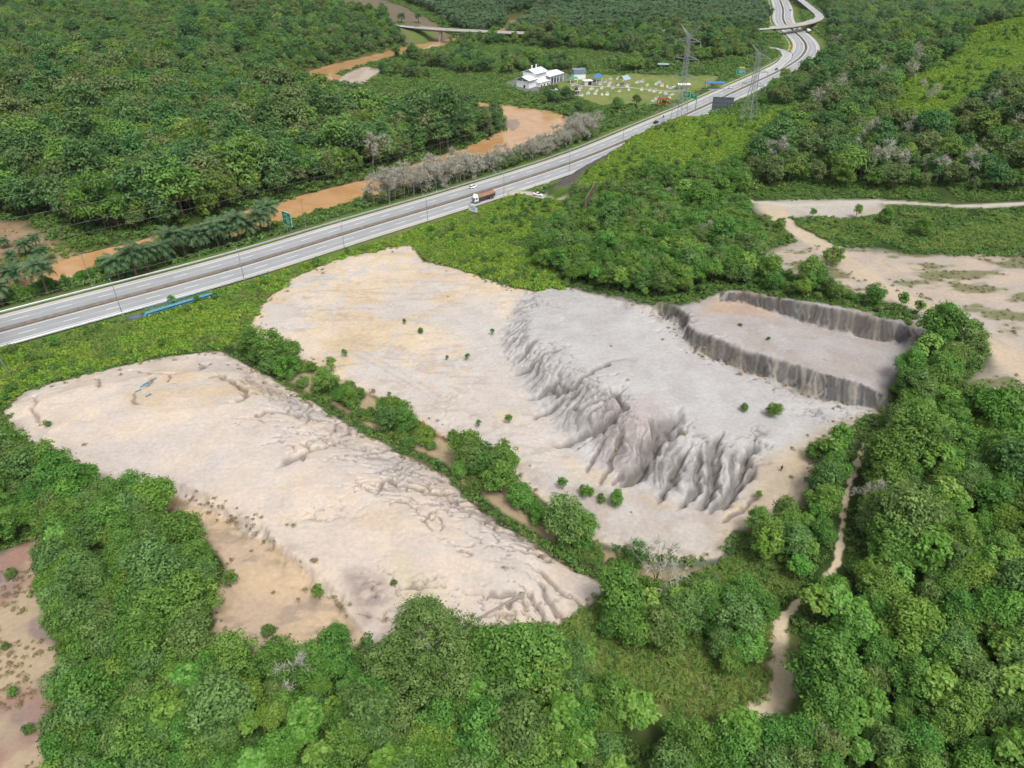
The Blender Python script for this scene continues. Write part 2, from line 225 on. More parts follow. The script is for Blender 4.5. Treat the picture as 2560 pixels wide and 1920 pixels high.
# rill bands: top line, foot line, wave length, depth, sharpness
L_SC1T, L_SC1B, L_SC2T, L_SC2B, L_RT, L_RB, L_LMT, L_LMB = (CTRLW[k] for k in (24, 25, 22, 23, 27, 28, 40, 41))
BANDS = [(L_SC1T, L_SC1B, 1.05, 1.0, 1), (L_SC2T, L_SC2B, 1.25, 1.1, 1), (L_RT, L_RB, 2.9, .95, 0), (L_LMT, L_LMB, 2.4, .5, 0)]
MW_R = np.vstack([MW])
def heights(x, y):
    """full relief; also returns the erosion info used for the soil colours"""
    x = np.asarray(x, float).ravel(); y = np.asarray(y, float).ravel()
    bx, by = x.copy(), y.copy(); k0 = near(x, y, np.array([[-150, 60], [140, 240]]), 0)
    bx[k0] += vn(x[k0] / 4.5, y[k0] / 4.5, 201) * .9 + vn(x[k0] / 1.6, y[k0] / 1.6, 202) * .3; by[k0] += vn(x[k0] / 4.5 + 40, y[k0] / 4.5, 203) * .9 + vn(x[k0] / 1.6 + 40, y[k0] / 1.6, 204) * .3
    z = base_h(bx, by)
    info = {'cut': np.zeros(x.shape), 'scarp': np.zeros(x.shape), 'u': np.zeros(x.shape), 'ridge': np.zeros(x.shape)}
    far = np.hypot(x, y - 150)
    z = z + fbm(x / 60, y / 60, 3, 3) * 3.0 * sstep(150, 420, far) + fbm(x / 9, y / 9, 5, 3) * .5 * sstep(60, 200, far)
    k = near(x, y, np.array([[-150, 60], [140, 240]]), 0)
    xs, ys = x[k], y[k]
    z[k] += fbm(xs / 16, ys / 16, 8, 4) * .35 + fbm(xs / 2.2, ys / 2.2, 9, 3) * .07
    wx = xs + fbm(xs / 5, ys / 5, 21, 3) * 2.0 + vn(xs / 1.3, ys / 1.3, 24) * .28; wy = ys + fbm(xs / 5 + 50, ys / 5, 22, 3) * 2.0 + vn(xs / 1.3, ys / 1.3, 25) * .28
    dz = np.zeros(xs.shape); cut = np.zeros(xs.shape)
    for T, B, lam, dep, kind in BANDS:
        q = np.vstack([T, B[::-1]]); m = near(wx, wy, q, 3)
        if not len(m): continue
        ax, ay = (xs[m] * .75 + wx[m] * .25, ys[m] * .75 + wy[m] * .25) if kind else (wx[m], wy[m])
        sdp = sdpoly(ax, ay, q)
        dt, st, _ = pdist(ax, ay, T); db, sb, _ = pdist(ax, ay, B)
        v = dt / (dt + db + 1e-6); ins = sstep(-.9, .5, sdp)
        u = (st * np.clip(1 - v, .0, 1) + sb * np.clip(v, 0, 1) * (T.shape[0] and (pdist(T[-1:, 0], T[-1:, 1], T)[1][0] / max(1, pdist(B[-1:, 0], B[-1:, 1], B)[1][0])))) / lam
        u = u + vn(st / (lam * 2.3), v * 1.5, 31) * .9
        env = np.sin(np.clip(v * .92 + .08, 0, 1) * math.pi) ** .7
        wave = np.abs(np.sin(u * math.pi)) ** .8 + .45 * np.abs(np.sin(u * math.pi * 2.37 + 1))
        amp = .55 + .45 * vn(u / 2.3, u * 0, 33)
        fine = np.abs(np.sin((u * 3.1 + vn(u * 1.7, v * 4, 35)) * math.pi)) ** .6; big = sstep(-.1, .7, vn(u / 4.5, v * .6, 36))
        w = ins * env * ((1.25 - wave) * amp + .42 * (1 - fine) + (.9 * big if kind else .25 * big)) * dep
        dz[m] -= w; cut[m] = np.maximum(cut[m], w / dep)
        if kind: dz[m] += ins * sstep(.55, .95, v) * (1 - sstep(.97, 1.0, v)) * np.clip(vn(u / 2.6, u * 0, 37) + .25, 0, 1) * 1.5 + sstep(-2.5, .2, sdp) * (1 - sstep(.2, 1.2, sdp)) * np.clip(vn(xs[m] / .8, ys[m] / .8, 38), 0, 1) * .35
        else: dz[m] -= ins * env * np.abs(vn(xs[m] / .8, ys[m] / .8, 39)) * .22
        if kind:
            info['scarp'][k[m]] = np.maximum(info['scarp'][k[m]], sstep(-.4, .35, sdp) * (1.0 if kind else 0)); info['u'][k[m]] = np.where(ins > .05, u + 100 * kind, info['u'][k[m]])
        else:
            info['ridge'][k[m]] = np.maximum(info['ridge'][k[m]], ins * env * (1 if lam > 2.65 else .45))
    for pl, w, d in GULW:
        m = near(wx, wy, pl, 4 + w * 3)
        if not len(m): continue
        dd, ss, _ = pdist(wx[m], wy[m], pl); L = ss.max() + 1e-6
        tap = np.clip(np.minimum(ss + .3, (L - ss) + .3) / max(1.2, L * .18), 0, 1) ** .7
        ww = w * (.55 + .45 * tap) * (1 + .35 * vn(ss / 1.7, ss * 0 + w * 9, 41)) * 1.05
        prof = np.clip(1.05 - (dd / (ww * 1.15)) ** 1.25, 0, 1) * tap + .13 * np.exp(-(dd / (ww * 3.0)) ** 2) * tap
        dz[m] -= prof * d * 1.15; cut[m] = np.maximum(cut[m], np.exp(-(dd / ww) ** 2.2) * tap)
    site = sstep(0, 2, np.maximum(sdpoly(xs, ys, R_MOUND), np.maximum(sdpoly(xs, ys, R_FLAT), np.maximum(sdpoly(xs, ys, R_BENCH), sdpoly(xs, ys, R_TERR)))) + 1)
    # fine rills everywhere on the bare silt, following the slope noise
    rn = 1 - np.abs(fbm(wx / 7, wy / 3.2, 51, 4)) * 2.6
    dz -= np.clip(rn - .62, 0, 1) * .16 * site
    # branching cracks, densest towards the eroded rims
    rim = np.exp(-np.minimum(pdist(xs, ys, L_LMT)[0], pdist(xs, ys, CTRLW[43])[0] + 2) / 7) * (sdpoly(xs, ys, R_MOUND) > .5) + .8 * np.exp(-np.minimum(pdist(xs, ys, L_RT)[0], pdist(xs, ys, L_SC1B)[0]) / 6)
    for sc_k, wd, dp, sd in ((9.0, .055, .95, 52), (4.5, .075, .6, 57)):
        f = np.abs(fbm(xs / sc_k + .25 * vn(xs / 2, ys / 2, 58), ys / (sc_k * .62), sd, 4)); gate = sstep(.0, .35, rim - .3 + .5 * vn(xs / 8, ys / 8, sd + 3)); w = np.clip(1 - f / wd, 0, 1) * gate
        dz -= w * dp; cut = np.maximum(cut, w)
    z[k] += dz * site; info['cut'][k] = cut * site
    # fern hummocks
    for R in (R_FERN, R_VERGE, R_FERN2):
        m = near(x, y, R, 5); w = sstep(0, 6, sdpoly(x[m], y[m], R))
        z[m] += w * (1 - np.abs(fbm(x[m] / 11, y[m] / 11, 61, 3)) * 2) * .7
    # river bed
    m = near(x, y, RIV, 40); d, s, _ = pdist(x[m], y[m], RIV)
    hw = 12.0 + 1.6 * vn(s / 40, s * 0, 71) + 5 * np.exp(-((s - RS_BEND) / 38) ** 2); bank = hw + 5
    z[m] = np.where(d < bank, np.minimum(z[m], -6.4 + (z[m] + 6.4) * sstep(0, 1, np.clip((d - hw + 3) / (bank - hw + 3), 0, 1))), z[m])
    for bar, bz in ((R_BAR1, WATER + .3), (R_BAR2, WATER + .3)):
        m = near(x, y, bar, 12); w = sstep(-4, 4, sdpoly(x[m], y[m], bar)); z[m] = z[m] * (1 - w) + w * bz
    # roads
    for pl, hwid, dep, wid in ((MW, 13.2, -.35, 11), (SLIP, 4.5, -.35, 7)):
        m = near(x, y, pl, 40); d, s, _ = pdist(x[m], y[m], pl); w = 1 - sstep(hwid, hwid + wid, d); z[m] = z[m] * (1 - w) + w * dep
    m = near(x, y, RAMP, 30); d, s, _ = pdist(x[m], y[m], RAMP)
    span = sstep(17, 26, pdist(x[m], y[m], MW)[0]) * sstep(17, 30, pdist(x[m], y[m], RIV)[0]); w = (1 - sstep(4.6, 15, d)) * span
    z[m] = z[m] * (1 - w) + w * 5.9
    for pl, hwid in ((TRACK, 3.0), (TRACK2, 3.0), (FOOTPATH, 1.0)):
        m = near(x, y, pl, 12); d, s, _ = pdist(x[m], y[m], pl); w = 1 - sstep(hwid, hwid + 5, d)
        sl = np.concatenate([[0], np.cumsum(np.hypot(*np.diff(pl[:, :2], axis=0).T))]); z[m] = z[m] * (1 - w) + w * np.interp(s, sl, pl[:, 2])
    return z, info
# land-cover outlines
R_MOUND = PP([(8, 1030), (20, 1005), (60, 970), (200, 930), (330, 898), (420, 880), (548, 866), (610, 895), (690, 940), (790, 995), (900, 1058), (1020, 1120), (1120, 1165), (1160, 1215), (1240, 1278), (1340, 1335), (1450, 1398), (1528, 1440),
   (1482, 1492), (1400, 1550), (1300, 1562), (1200, 1555), (1080, 1575), (925, 1598), (815, 1480), (730, 1395), (610, 1316), (470, 1240), (390, 1207), (270, 1195), (150, 1140), (60, 1090)], 1)
R_TERR = PP([(270, 1192), (390, 1205), (470, 1236), (610, 1312), (730, 1392), (815, 1478), (925, 1596), (850, 1650), (700, 1620), (545, 1640), (520, 1500), (565, 1420), (480, 1320), (390, 1250), (270, 1235)], -.6)
R_FLAT = PP([(610, 850), (620, 815), (650, 768), (720, 702), (860, 645), (1035, 612), (1062, 655), (1180, 690), (1280, 722, .8), (1335, 724, 1.5), (1420, 716, 3), (1560, 756, 4.4), (1650, 785, 5), (1710, 830, 5), (1760, 885, 5), (1850, 920, 5), (2050, 1000, 5), (2210, 1022, 5),
   (2180, 1050, 4.6), (2090, 1075, 4.4), (2045, 1110, 4), (2035, 1190, 2.6), (1990, 1270, 1), (1900, 1310, -.4), (1830, 1330, -1), (1800, 1395, -2), (1700, 1390, -2.4), (1600, 1370, -2.6), (1480, 1345, -3), (1400, 1290, -3), (1300, 1205, -2.8), (1190, 1120, -2.4), (1100, 1085, -2.4), (1000, 1025, -2.4), (890, 965, -2.2), (800, 915, -2), (690, 880, -1.8)], -1)
R_BENCH = PP([(1640, 758, 7.5), (1700, 764, 8.4), (1790, 735, 9.5), (1830, 722, 11), (1950, 740, 12.5), (2050, 756, 13.4), (2200, 788, 13.3), (2320, 822, 12), (2340, 860, 9.5), (2280, 900, 9), (2230, 960, 8.8), (2215, 1025, 6), (2130, 1020, 5), (2050, 1002, 5), (1940, 956, 5), (1780, 902, 5), (1710, 860, 5), (1650, 795, 5)], 9)
R_TRK = PP([(1880, 640, 12), (1990, 600, 12.6), (2100, 615, 13), (2200, 625, 13), (2330, 640, 13), (2620, 650, 14), (2700, 1080, 11), (2440, 1015, 11), (2400, 975, 11), (2480, 880, 12), (2430, 835, 12.5), (2300, 785, 13), (2150, 735, 13), (2000, 690, 12.6)], 13)
R_LAY = PP([(1880, 510, 13.3), (1960, 500, 13.4), (2060, 500, 14), (2200, 500, 14.5), (2210, 530, 14.5), (2120, 545, 14), (2020, 540, 13.6), (1940, 545, 13.4), (1890, 530, 13.3)], 13)
R_PINK = PP([(-300, 1400), (0, 1385), (92, 1345), (85, 1480), (150, 1560), (140, 1700), (125, 1800), (100, 2000), (-300, 2000)], 0)
R_JHILL = PP([(560, -14), (640, 12), (760, 22), (860, 26), (960, 40), (1010, 70), (1140, 66), (1115, 50), (1060, 30), (1010, 8), (930, -10)], 10)
R_ORCH = PP([(-300, 600), (0, 555), (60, 560), (120, 590), (200, 640), (60, 695), (-100, 720), (-300, 760)], -1.5)
R_CEM = PP([(1370, 212), (1420, 192), (1560, 186), (1700, 188), (1800, 195), (1790, 215), (1690, 262), (1640, 272), (1560, 262), (1500, 262), (1440, 240)], -2)
R_MEAD = PP([(905, 235), (960, 180), (1060, 125), (1180, 105), (1330, 108), (1650, 140), (1680, 175), (1560, 188), (1420, 192), (1270, 212), (1350, 238), (1440, 262), (1300, 262), (1150, 250), (1000, 240)], -2.5)
R_VERGE = PP([(-400, 1120), (-400, 1010), (0, 882), (300, 806), (600, 716), (860, 640), (1060, 575), (1250, 515), (1300, 492), (1370, 505, 1), (1440, 512, 2), (1400, 560, 3), (1250, 608, 1), (1330, 640, 2), (1420, 700, 3), (1420, 716, 3), (1335, 724, 1.5), (1280, 722), (1180, 690), (1062, 655), (1035, 612), (860, 645), (720, 702), (650, 768), (610, 830), (548, 866), (420, 880), (330, 898), (200, 930), (60, 970), (8, 1030)], -.5)
R_FERN = PP([(1392, 478, 3), (1440, 440, 6), (1540, 376, 11), (1650, 310, 13), (1720, 294, 14), (1868, 290, 15), (1960, 270, 16), (2050, 262, 17), (2000, 300, 17.5), (1900, 340, 17), (1840, 420, 15), (1740, 440, 13), (1600, 470, 9), (1470, 505, 4)], 10)
R_FERN2 = PP([(2225, 250, 25), (2290, 175, 29), (2390, 108, 34), (2450, 58, 37), (2700, 40, 41), (2700, 150, 37), (2520, 190, 35), (2430, 240, 31), (2360, 300, 27), (2280, 330, 24)], 32)
R_BAR1 = PP([(838, 205), (860, 186), (915, 165), (952, 178), (940, 200), (890, 225), (850, 222)], WATER)
R_BAR2 = PP([(1262, 290), (1300, 296), (1312, 312), (1290, 332), (1268, 334)], WATER)
R_PAD = PP([(1262, 212), (1290, 200), (1400, 188), (1428, 193), (1360, 226), (1320, 235)], -1.9)
R_CLEAR = PP([(1480, 1620), (1700, 1640), (1850, 1700), (1920, 1640), (1960, 1590), (2000, 1640), (2010, 1780), (1960, 1880), (1860, 1880), (1700, 1830), (1560, 1760), (1480, 1690)], -1.6)
R_COLLAR = PP([(1375, 478, .2), (1420, 452, .2), (1480, 420, .2), (1530, 388, .2), (1536, 376, 8), (1500, 398, 7.5), (1440, 438, 6), (1400, 465, 3)], 2)
RS_BEND = pdist(*[np.array([v]) for v in P(1330, 305, WATER)[:2]], RIV)[1][0]
Z_GULLY0 = np.vstack([PP([(560, 850), (640, 862), (760, 905), (880, 960), (1000, 1028), (1110, 1090), (1200, 1140), (1310, 1225), (1420, 1305), (1520, 1365), (1640, 1405), (1780, 1420)], -2.5), PP([(1600, 1450), (1530, 1440), (1450, 1392), (1340, 1328), (1240, 1270), (1160, 1205), (1120, 1160), (1020, 1115), (900, 1052), (790, 990), (690, 935), (600, 885)], -2.6)])
def axis(lo, a, b, hi, fine, mx, g):
    mid = list(np.arange(a, b + fine * .5, fine)); r = [mid[-1]]; st = fine
    while r[-1] < hi: st = min(st * g, mx); r.append(r[-1] + st)
    l = [mid[0]]; st = fine
    while l[-1] > lo: st = min(st * g, mx); l.append(l[-1] - st)
    return np.array(l[:0:-1] + mid + r[1:])
gx = axis(-3200, -114, 106, 3200, .32, 90, 1.035); gy = axis(-200, 76, 214, 4200, .32, 90, 1.035)
XX, YY = np.meshgrid(gx, gy); NX, NY = len(gx), len(gy)
gxf, gyf = XX.ravel(), YY.ravel()
GZ, INFO = heights(gxf, gyf)
GZ2 = GZ.reshape(NY, NX)
def ground_z(x, y):
    x, y = np.atleast_1d(np.asarray(x, float)), np.atleast_1d(np.asarray(y, float))
    i = np.clip(np.searchsorted(gx, x) - 1, 0, NX - 2); j = np.clip(np.searchsorted(gy, y) - 1, 0, NY - 2)
    f = np.clip((x - gx[i]) / (gx[i + 1] - gx[i]), 0, 1); h = np.clip((y - gy[j]) / (gy[j + 1] - gy[j]), 0, 1)
    return (GZ2[j, i] * (1 - f) + GZ2[j, i + 1] * f) * (1 - h) + (GZ2[j + 1, i] * (1 - f) + GZ2[j + 1, i + 1] * f) * h
def sight(px, py):
    """first ground point along the line of sight"""
    a = np.linspace(60, 900, 3400); u, v = (px - 1280) / FPX, (py - 960) / FPX
    X, Y, Zr = u * a, (cT - v * sT) * a, CAM_H - (sT + v * cT) * a; k = int(np.argmax(ground_z(X, Y) > Zr)); return np.array([X[k], Y[k], Zr[k]])
R_CUT = np.array([sight(*q) for q in ((1384, 470), (1408, 442), (1433, 418), (1480, 396), (1536, 366), (1546, 370), (1506, 399), (1456, 433), (1432, 468))])
# ------------------------------------------------------------------ soil and turf colours
K = .62
def cc(r, g, b): return srgb(r, g, b, K)
def ground_colour(x, y, info):
    n1, n2, n3 = fbm(x / 30, y / 30, 101, 4), fbm(x / 6, y / 6, 102, 4), fbm(x / 1.5, y / 1.5, 103, 3)
    wob = n1 * 4 + n2 * 2.2 + n3 * .8
    mix = lambda a, b, t: a * (1 - t[:, None]) + b * t[:, None]
    col = mix(np.tile(cc(58, 78, 38), (len(x), 1)), cc(84, 104, 52), sstep(-.3, .4, n2 + n1 * .5))
    col = mix(col, cc(104, 92, 66), sstep(.25, .6, fbm(x / 11, y / 11, 105, 3)) * .6)
    def paint(R, c0, c1, soft=2.0, amp=.6, strength=1.0, nz=None):
        m = near(x, y, R, 14); w = sstep(-soft, soft, sdpoly(x[m], y[m], R) + wob[m] * amp) * strength
        n = (n2 if nz is None else nz)[m]
        col[m] = mix(col[m], mix(np.tile(c0, (len(m), 1)), c1, sstep(-.35, .35, n)), w)
    paint(R_MEAD, cc(92, 128, 60), cc(120, 146, 82), 6, 1.5)
    paint(R_CEM, cc(124, 146, 72), cc(146, 152, 92), 4, 1)
    paint(R_VERGE, cc(86, 126, 50), cc(118, 148, 66), 2, .5)
    paint(R_FERN, cc(84, 122, 44), cc(112, 146, 54), 4, 1); paint(R_FERN2, cc(84, 122, 44), cc(112, 146, 54), 6, 1.5)
    paint(R_ORCH, cc(158, 132, 104), cc(176, 152, 120), 5, 1.5)
    paint(R_JHILL, cc(178, 156, 138), cc(160, 138, 122), 9, 2.5); paint(R_JHILL, cc(120, 112, 88), cc(124, 116, 96), 4, 2, .8, n1 * 2 - .5)
    # verges of the motorway: mown grass
    for pl, hw in ((MW, 17), (SLIP, 9), (RAMP, 12)):
        m = near(x, y, pl, 30); d = pdist(x[m], y[m], pl)[0]; w = 1 - sstep(hw, hw + 5, d + n2[m] * 3)
        col[m] = mix(col[m], mix(np.tile(cc(104, 134, 60), (len(m), 1)), cc(132, 138, 84), sstep(-.2, .5, n2[m])), w)
    # river banks and bars
    m = near(x, y, RIV, 30); d = pdist(x[m], y[m], RIV)[0]; w = 1 - sstep(11.5, 13.5, d + n2[m] * 3); col[m] = mix(col[m], np.tile(cc(132, 112, 78), (len(m), 1)), w)
    paint(R_BAR1, cc(206, 190, 172), cc(190, 174, 158), 2, .3); paint(R_BAR2, cc(166, 148, 136), cc(176, 158, 146), 2, .2)
    # the stripped site
    pale, beige, grey, pink = cc(236, 218, 199), cc(230, 210, 180), cc(211, 208, 206), cc(226, 211, 200)
    paint(R_PINK, cc(182, 146, 130), cc(168, 148, 140), 1.5, .7); m = near(x, y, R_PINK, 3); w = sstep(-1, 1, sdpoly(x[m], y[m], R_PINK)) * sstep(.0, .3, fbm(x[m] / 8, y[m] / 8, 115, 3)); col[m] = mix(col[m], np.tile(cc(206, 186, 154), (len(m), 1)), w * .8)
    paint(R_CLEAR, cc(118, 138, 74), cc(152, 144, 100), 3, .8)
    paint(R_TRK, cc(208, 190, 172), cc(196, 184, 172), 4, 1.0)
    m = near(x, y, R_TRK, 5); w = sstep(-2, 2, sdpoly(x[m], y[m], R_TRK)) * sstep(.0, .3, fbm(x[m] / 9 + 3, y[m] / 5, 111, 4) - .18 * np.exp(-(pdist(x[m], y[m], TRACK2)[0] / 9) ** 2)); col[m] = mix(col[m], np.tile(cc(122, 128, 84), (len(m), 1)), w * .85)
    paint(R_LAY, cc(204, 198, 190), cc(196, 186, 172), 2.5, .5)
    paint(PP([(2200, 790, 13), (2360, 770, 13), (2500, 800, 13), (2480, 870, 12), (2340, 840, 12)], 13), cc(188, 184, 184), cc(196, 188, 182), 4, 1.2, .8)
    paint(R_TERR, cc(224, 197, 164), cc(212, 188, 164), .7, .35); m = near(x, y, R_TERR, 2); w = sstep(-.5, 1, sdpoly(x[m], y[m], R_TERR)) * sstep(.1, .35, fbm(x[m] / 5, y[m] / 2.4, 113, 4)); col[m] = mix(col[m], np.tile(cc(164, 148, 136), (len(m), 1)), w * .5)
    paint(PP([(270, 1185), (330, 1185), (480, 1235), (430, 1262), (300, 1215)], 0), cc(214, 164, 108), cc(206, 168, 124), 1.5, .3, .9)
    paint(R_MOUND, pale, pink, .55, .4); paint(R_FLAT, beige, pale, .6, .45)
    # beige veils, white wash streaks and pale grey silt on the flat and the mound
    ms = near(x, y, np.vstack([R_MOUND, R_FLAT]), 0); insd = np.maximum(sdpoly(x[ms], y[ms], R_MOUND), sdpoly(x[ms], y[ms], R_FLAT)); wi = sstep(0, 3, insd)
    a = sstep(.0, .4, fbm(x[ms] / 22 + 9, y[ms] / 22, 121, 4)); col[ms] = mix(col[ms], np.tile(cc(220, 198, 168), (len(ms), 1)), a * wi * .75)
    a = sstep(.1, .4, fbm(x[ms] / 18 - 9, y[ms] / 18, 122, 4)); col[ms] = mix(col[ms], np.tile(cc(216, 209, 207), (len(ms), 1)), a * wi * (.38 + .3 * sstep(0, 3, sdpoly(x[ms], y[ms], R_FLAT))))
    a = sstep(.62, .9, 1 - np.abs(fbm(x[ms] / 13 + n2[ms], y[ms] / 13, 123, 4)) * 2.4); fl = sstep(0, 3, sdpoly(x[ms], y[ms], R_FLAT)); col[ms] = mix(col[ms], np.tile(cc(218, 211, 204), (len(ms), 1)), a * wi * (.45 + .5 * fl))
    a = sstep(.72, .95, 1 - np.abs(fbm(x[ms] / 26 + .6 * n1[ms], y[ms] / 5.5, 124, 4)) * 2.2) * (n3[ms] > -.25); col[ms] = mix(col[ms], np.tile(cc(190, 174, 158), (len(ms), 1)), a * wi * (.1 + .25 * fl))
    a = sstep(.25, .6, fbm(x[ms] / 3.2, y[ms] / 1.5, 125, 4) + .35 * fbm(x[ms] / 20, y[ms] / 20, 126, 2)); col[ms] = mix(col[ms], np.tile(cc(180, 164, 154), (len(ms), 1)), a * wi * (.14 + .2 * fl))
    paint(PP([(870, 1440), (960, 1430), (1000, 1500), (900, 1560), (860, 1500)], 1), cc(168, 152, 146), cc(206, 190, 178), 2, .8, .8, n3 * 2)
    paint(PP([(1050, 800), (1180, 740), (1260, 790), (1240, 850), (1290, 950), (1200, 930), (1150, 850)], -1), cc(220, 216, 214), cc(214, 208, 203), 5, 1, .8)
    paint(PP([(980, 1395), (1020, 1380), (1040, 1440), (1120, 1480), (1120, 1520), (1000, 1510)], 1), cc(224, 212, 172), cc(222, 210, 180), 3, .6, .8)
    GM = np.vstack([L_RB, PP([(2040, 1110, 4), (2205, 1024, 5), (2050, 996, 5), (1867, 926, 5), (1740, 876, 5), (1710, 830, 5), (1650, 788, 5), (1560, 752, 4.4), (1420, 714, 3)])])
    paint(GM, grey, cc(203, 199, 197), 3, .5); paint(PP([(1500, 1000, 4), (1640, 990, 4.5), (1650, 1060, 4.5), (1560, 1200, 0), (1470, 1150, 0)], 3), cc(200, 184, 180), cc(190, 178, 176), 4, 1, .7)
    paint(PP([(1330, 1180), (1480, 1190), (1650, 1260), (1800, 1290), (1790, 1390), (1600, 1370), (1450, 1310)], -2), cc(212, 206, 202), cc(196, 184, 176), 4, .8, .8)
    paint(PP([(1890, 1160, 3), (2060, 1080, 4.4), (2180, 1040, 4.6), (2120, 1090, 4.4), (2035, 1190, 2.6), (1970, 1290, 1), (1860, 1310, -.5), (1870, 1240, .5)], 3), cc(216, 196, 168), cc(208, 192, 170), 4, .6)
    paint(R_BENCH, cc(196, 190, 188), cc(188, 178, 172), 1.5, .2); paint(PP([(1780, 745, 9.5), (1850, 728, 11), (1950, 745, 12), (1930, 790, 9), (1720, 790, 9)], 9), cc(206, 178, 148), cc(200, 176, 158), 3, .7, .8)
    for k4 in range(5):                                           # old wheel tracks on the sand
        tl = PP([(870 + k4 * 6, 884 - k4 * 6), (940 + k4 * 6, 918 - k4 * 5), (1020 + k4 * 5, 960 - k4 * 5), (1100, 1010 - k4 * 9)], -1.2); m = near(x, y, tl, 2); d = pdist(x[m], y[m], tl)[0]; col[m] = mix(col[m], np.tile(cc(198, 190, 184) if k4 % 2 else cc(216, 210, 206), (len(m), 1)), np.exp(-(d / .35) ** 2) * sstep(-.4, .3, n3[m] + .2) * .7)
    # crusted grey cut faces and eroded ridge
    sc, u = info['scarp'], info['u']; st = sstep(-.4, .9, vn(u * 1.3, u * 0, 131) * .8 + .45 * vn(u * .21, u * 0, 132) + n3 * .5)
    col = mix(col, mix(np.tile(cc(90, 90, 91), (len(x), 1)), cc(168, 162, 154), st), sc * .92)
    col = mix(col, np.tile(cc(160, 155, 152), (len(x), 1)), np.clip(info['ridge'], 0, 1) * sstep(-.4, .3, n2 + n3) * .65)
    rb = near(x, y, L_RB, 4); 
    # shade put into the soil colour, darker with depth in gullies and cracks
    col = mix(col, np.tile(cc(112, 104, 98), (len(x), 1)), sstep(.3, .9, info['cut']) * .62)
    # scrub greying the edges of the site
    ed = near(x, y, np.vstack([R_MOUND, R_FLAT, R_BENCH]), 6); sde = np.maximum(np.maximum(sdpoly(x[ed], y[ed], R_MOUND), sdpoly(x[ed], y[ed], R_FLAT)), sdpoly(x[ed], y[ed], R_BENCH))
    w = np.exp(-((sde + .5) / 2.2) ** 2) * sstep(-.1, .5, n3[ed] + n2[ed] * .6); col[ed] = mix(col[ed], np.tile(cc(128, 122, 88), (len(ed), 1)), w * .55)
    m = near(x, y, Z_GULLY0, 3); w = sstep(-1, 1, sdpoly(x[m], y[m], Z_GULLY0) + n2[m]); col[m] = mix(col[m], mix(np.tile(cc(202, 180, 146), (len(m), 1)), cc(122, 126, 76), sstep(-.15, .15, fbm(x[m] / 7, y[m] / 7, 145, 3) + .05)), w * .9)
    # stream stain in the gully, stripped cut slope
    m = near(x, y, CTRLW[36], 4); d, s, _ = pdist(x[m], y[m], CTRLW[36]); w = (1 - sstep(.8, 2.2, d + n3[m])) * sum(np.exp(-((s - pdist(*[np.array([c]) for c in P(a, b, -3.6)[:2]], CTRLW[36])[1][0]) / L) ** 2) for a, b, L in ((1005, 1045, 6), (1060, 1075, 4), (1440, 1346, 4))); col[m] = mix(col[m], np.tile(cc(172, 112, 74), (len(m), 1)), w * .9)
    paint(R_CUT, cc(98, 94, 92), cc(116, 110, 106), 1.0, .25)
    paint(R_PAD, cc(128, 128, 130), cc(138, 138, 138), .8, .1)
    # dirt tracks
    for pl, hw, c in ((TRACK, 1.7, cc(214, 206, 192)), (TRACK2, 3.2, cc(214, 196, 172)), (FOOTPATH, .42, cc(240, 220, 188))):
        m = near(x, y, pl, 8); d, s, _ = pdist(x[m], y[m], pl); h2 = (hw + (1.6 * (1 - sstep(25, 60, s)) if hw == 1.7 else 0)) * (1 + .35 * vn(s / 9, s * 0, 151)) * (1 + (3.6 * sstep(.62, .9, s / s.max()) if hw < 1 else 0)); w = 1 - sstep(h2 * .7, h2 * 1.5, d + n3[m] * .7); col[m] = mix(col[m], np.tile(c, (len(m), 1)), w)
    return np.clip(col, 0, 1)
# ------------------------------------------------------------------ material helpers
def mat(name, col=(.5, .5, .5), rough=.8, metal=0, spec=.3):
    m = bpy.data.materials.new(name); m.use_nodes = True; b = m.node_tree.nodes['Principled BSDF']
    b.inputs['Base Color'].default_value = (*col[:3], 1); b.inputs['Roughness'].default_value = rough; b.inputs['Metallic'].default_value = metal
    b.inputs['Specular IOR Level'].default_value = spec
    return m
def N(m, t, **kw):
    n = m.node_tree.nodes.new(t)
    for k, v in kw.items():
        if k in n.inputs: n.inputs[k].default_value = v
        else: setattr(n, k, v)
    return n
def LK(m, a, b): m.node_tree.links.new(a, b)
def bsdf(m): return m.node_tree.nodes['Principled BSDF']
def worn(name, col, rough=.8, scale=3.0, amt=.25, metal=0, spec=.3, bump=0):
    """paint, concrete or metal with uneven tone"""
    m = mat(name, col, rough, metal, spec); tc = N(m, 'ShaderNodeTexCoord'); nz = N(m, 'ShaderNodeTexNoise', Scale=scale, Detail=6, Roughness=.65)
    LK(m, tc.outputs['Object'], nz.inputs['Vector']); mr = N(m, 'ShaderNodeMapRange'); mr.inputs[1].default_value = .25; mr.inputs[2].default_value = .75; mr.inputs[3].default_value = 1 - amt; mr.inputs[4].default_value = 1 + amt
    LK(m, nz.outputs['Fac'], mr.inputs[0]); mx = N(m, 'ShaderNodeMix', data_type='RGBA', blend_type='MULTIPLY'); mx.inputs[0].default_value = 1; mx.inputs[6].default_value = (*col[:3], 1)
    LK(m, mr.outputs[0], mx.inputs[7]); LK(m, mx.outputs[2], bsdf(m).inputs['Base Color'])
    if bump:
        bp = N(m, 'ShaderNodeBump', Strength=bump, Distance=.05); LK(m, nz.outputs['Fac'], bp.inputs['Height']); LK(m, bp.outputs[0], bsdf(m).inputs['Normal'])
    return m
M_GROUND = mat('soil_and_turf', rough=.95, spec=.1)
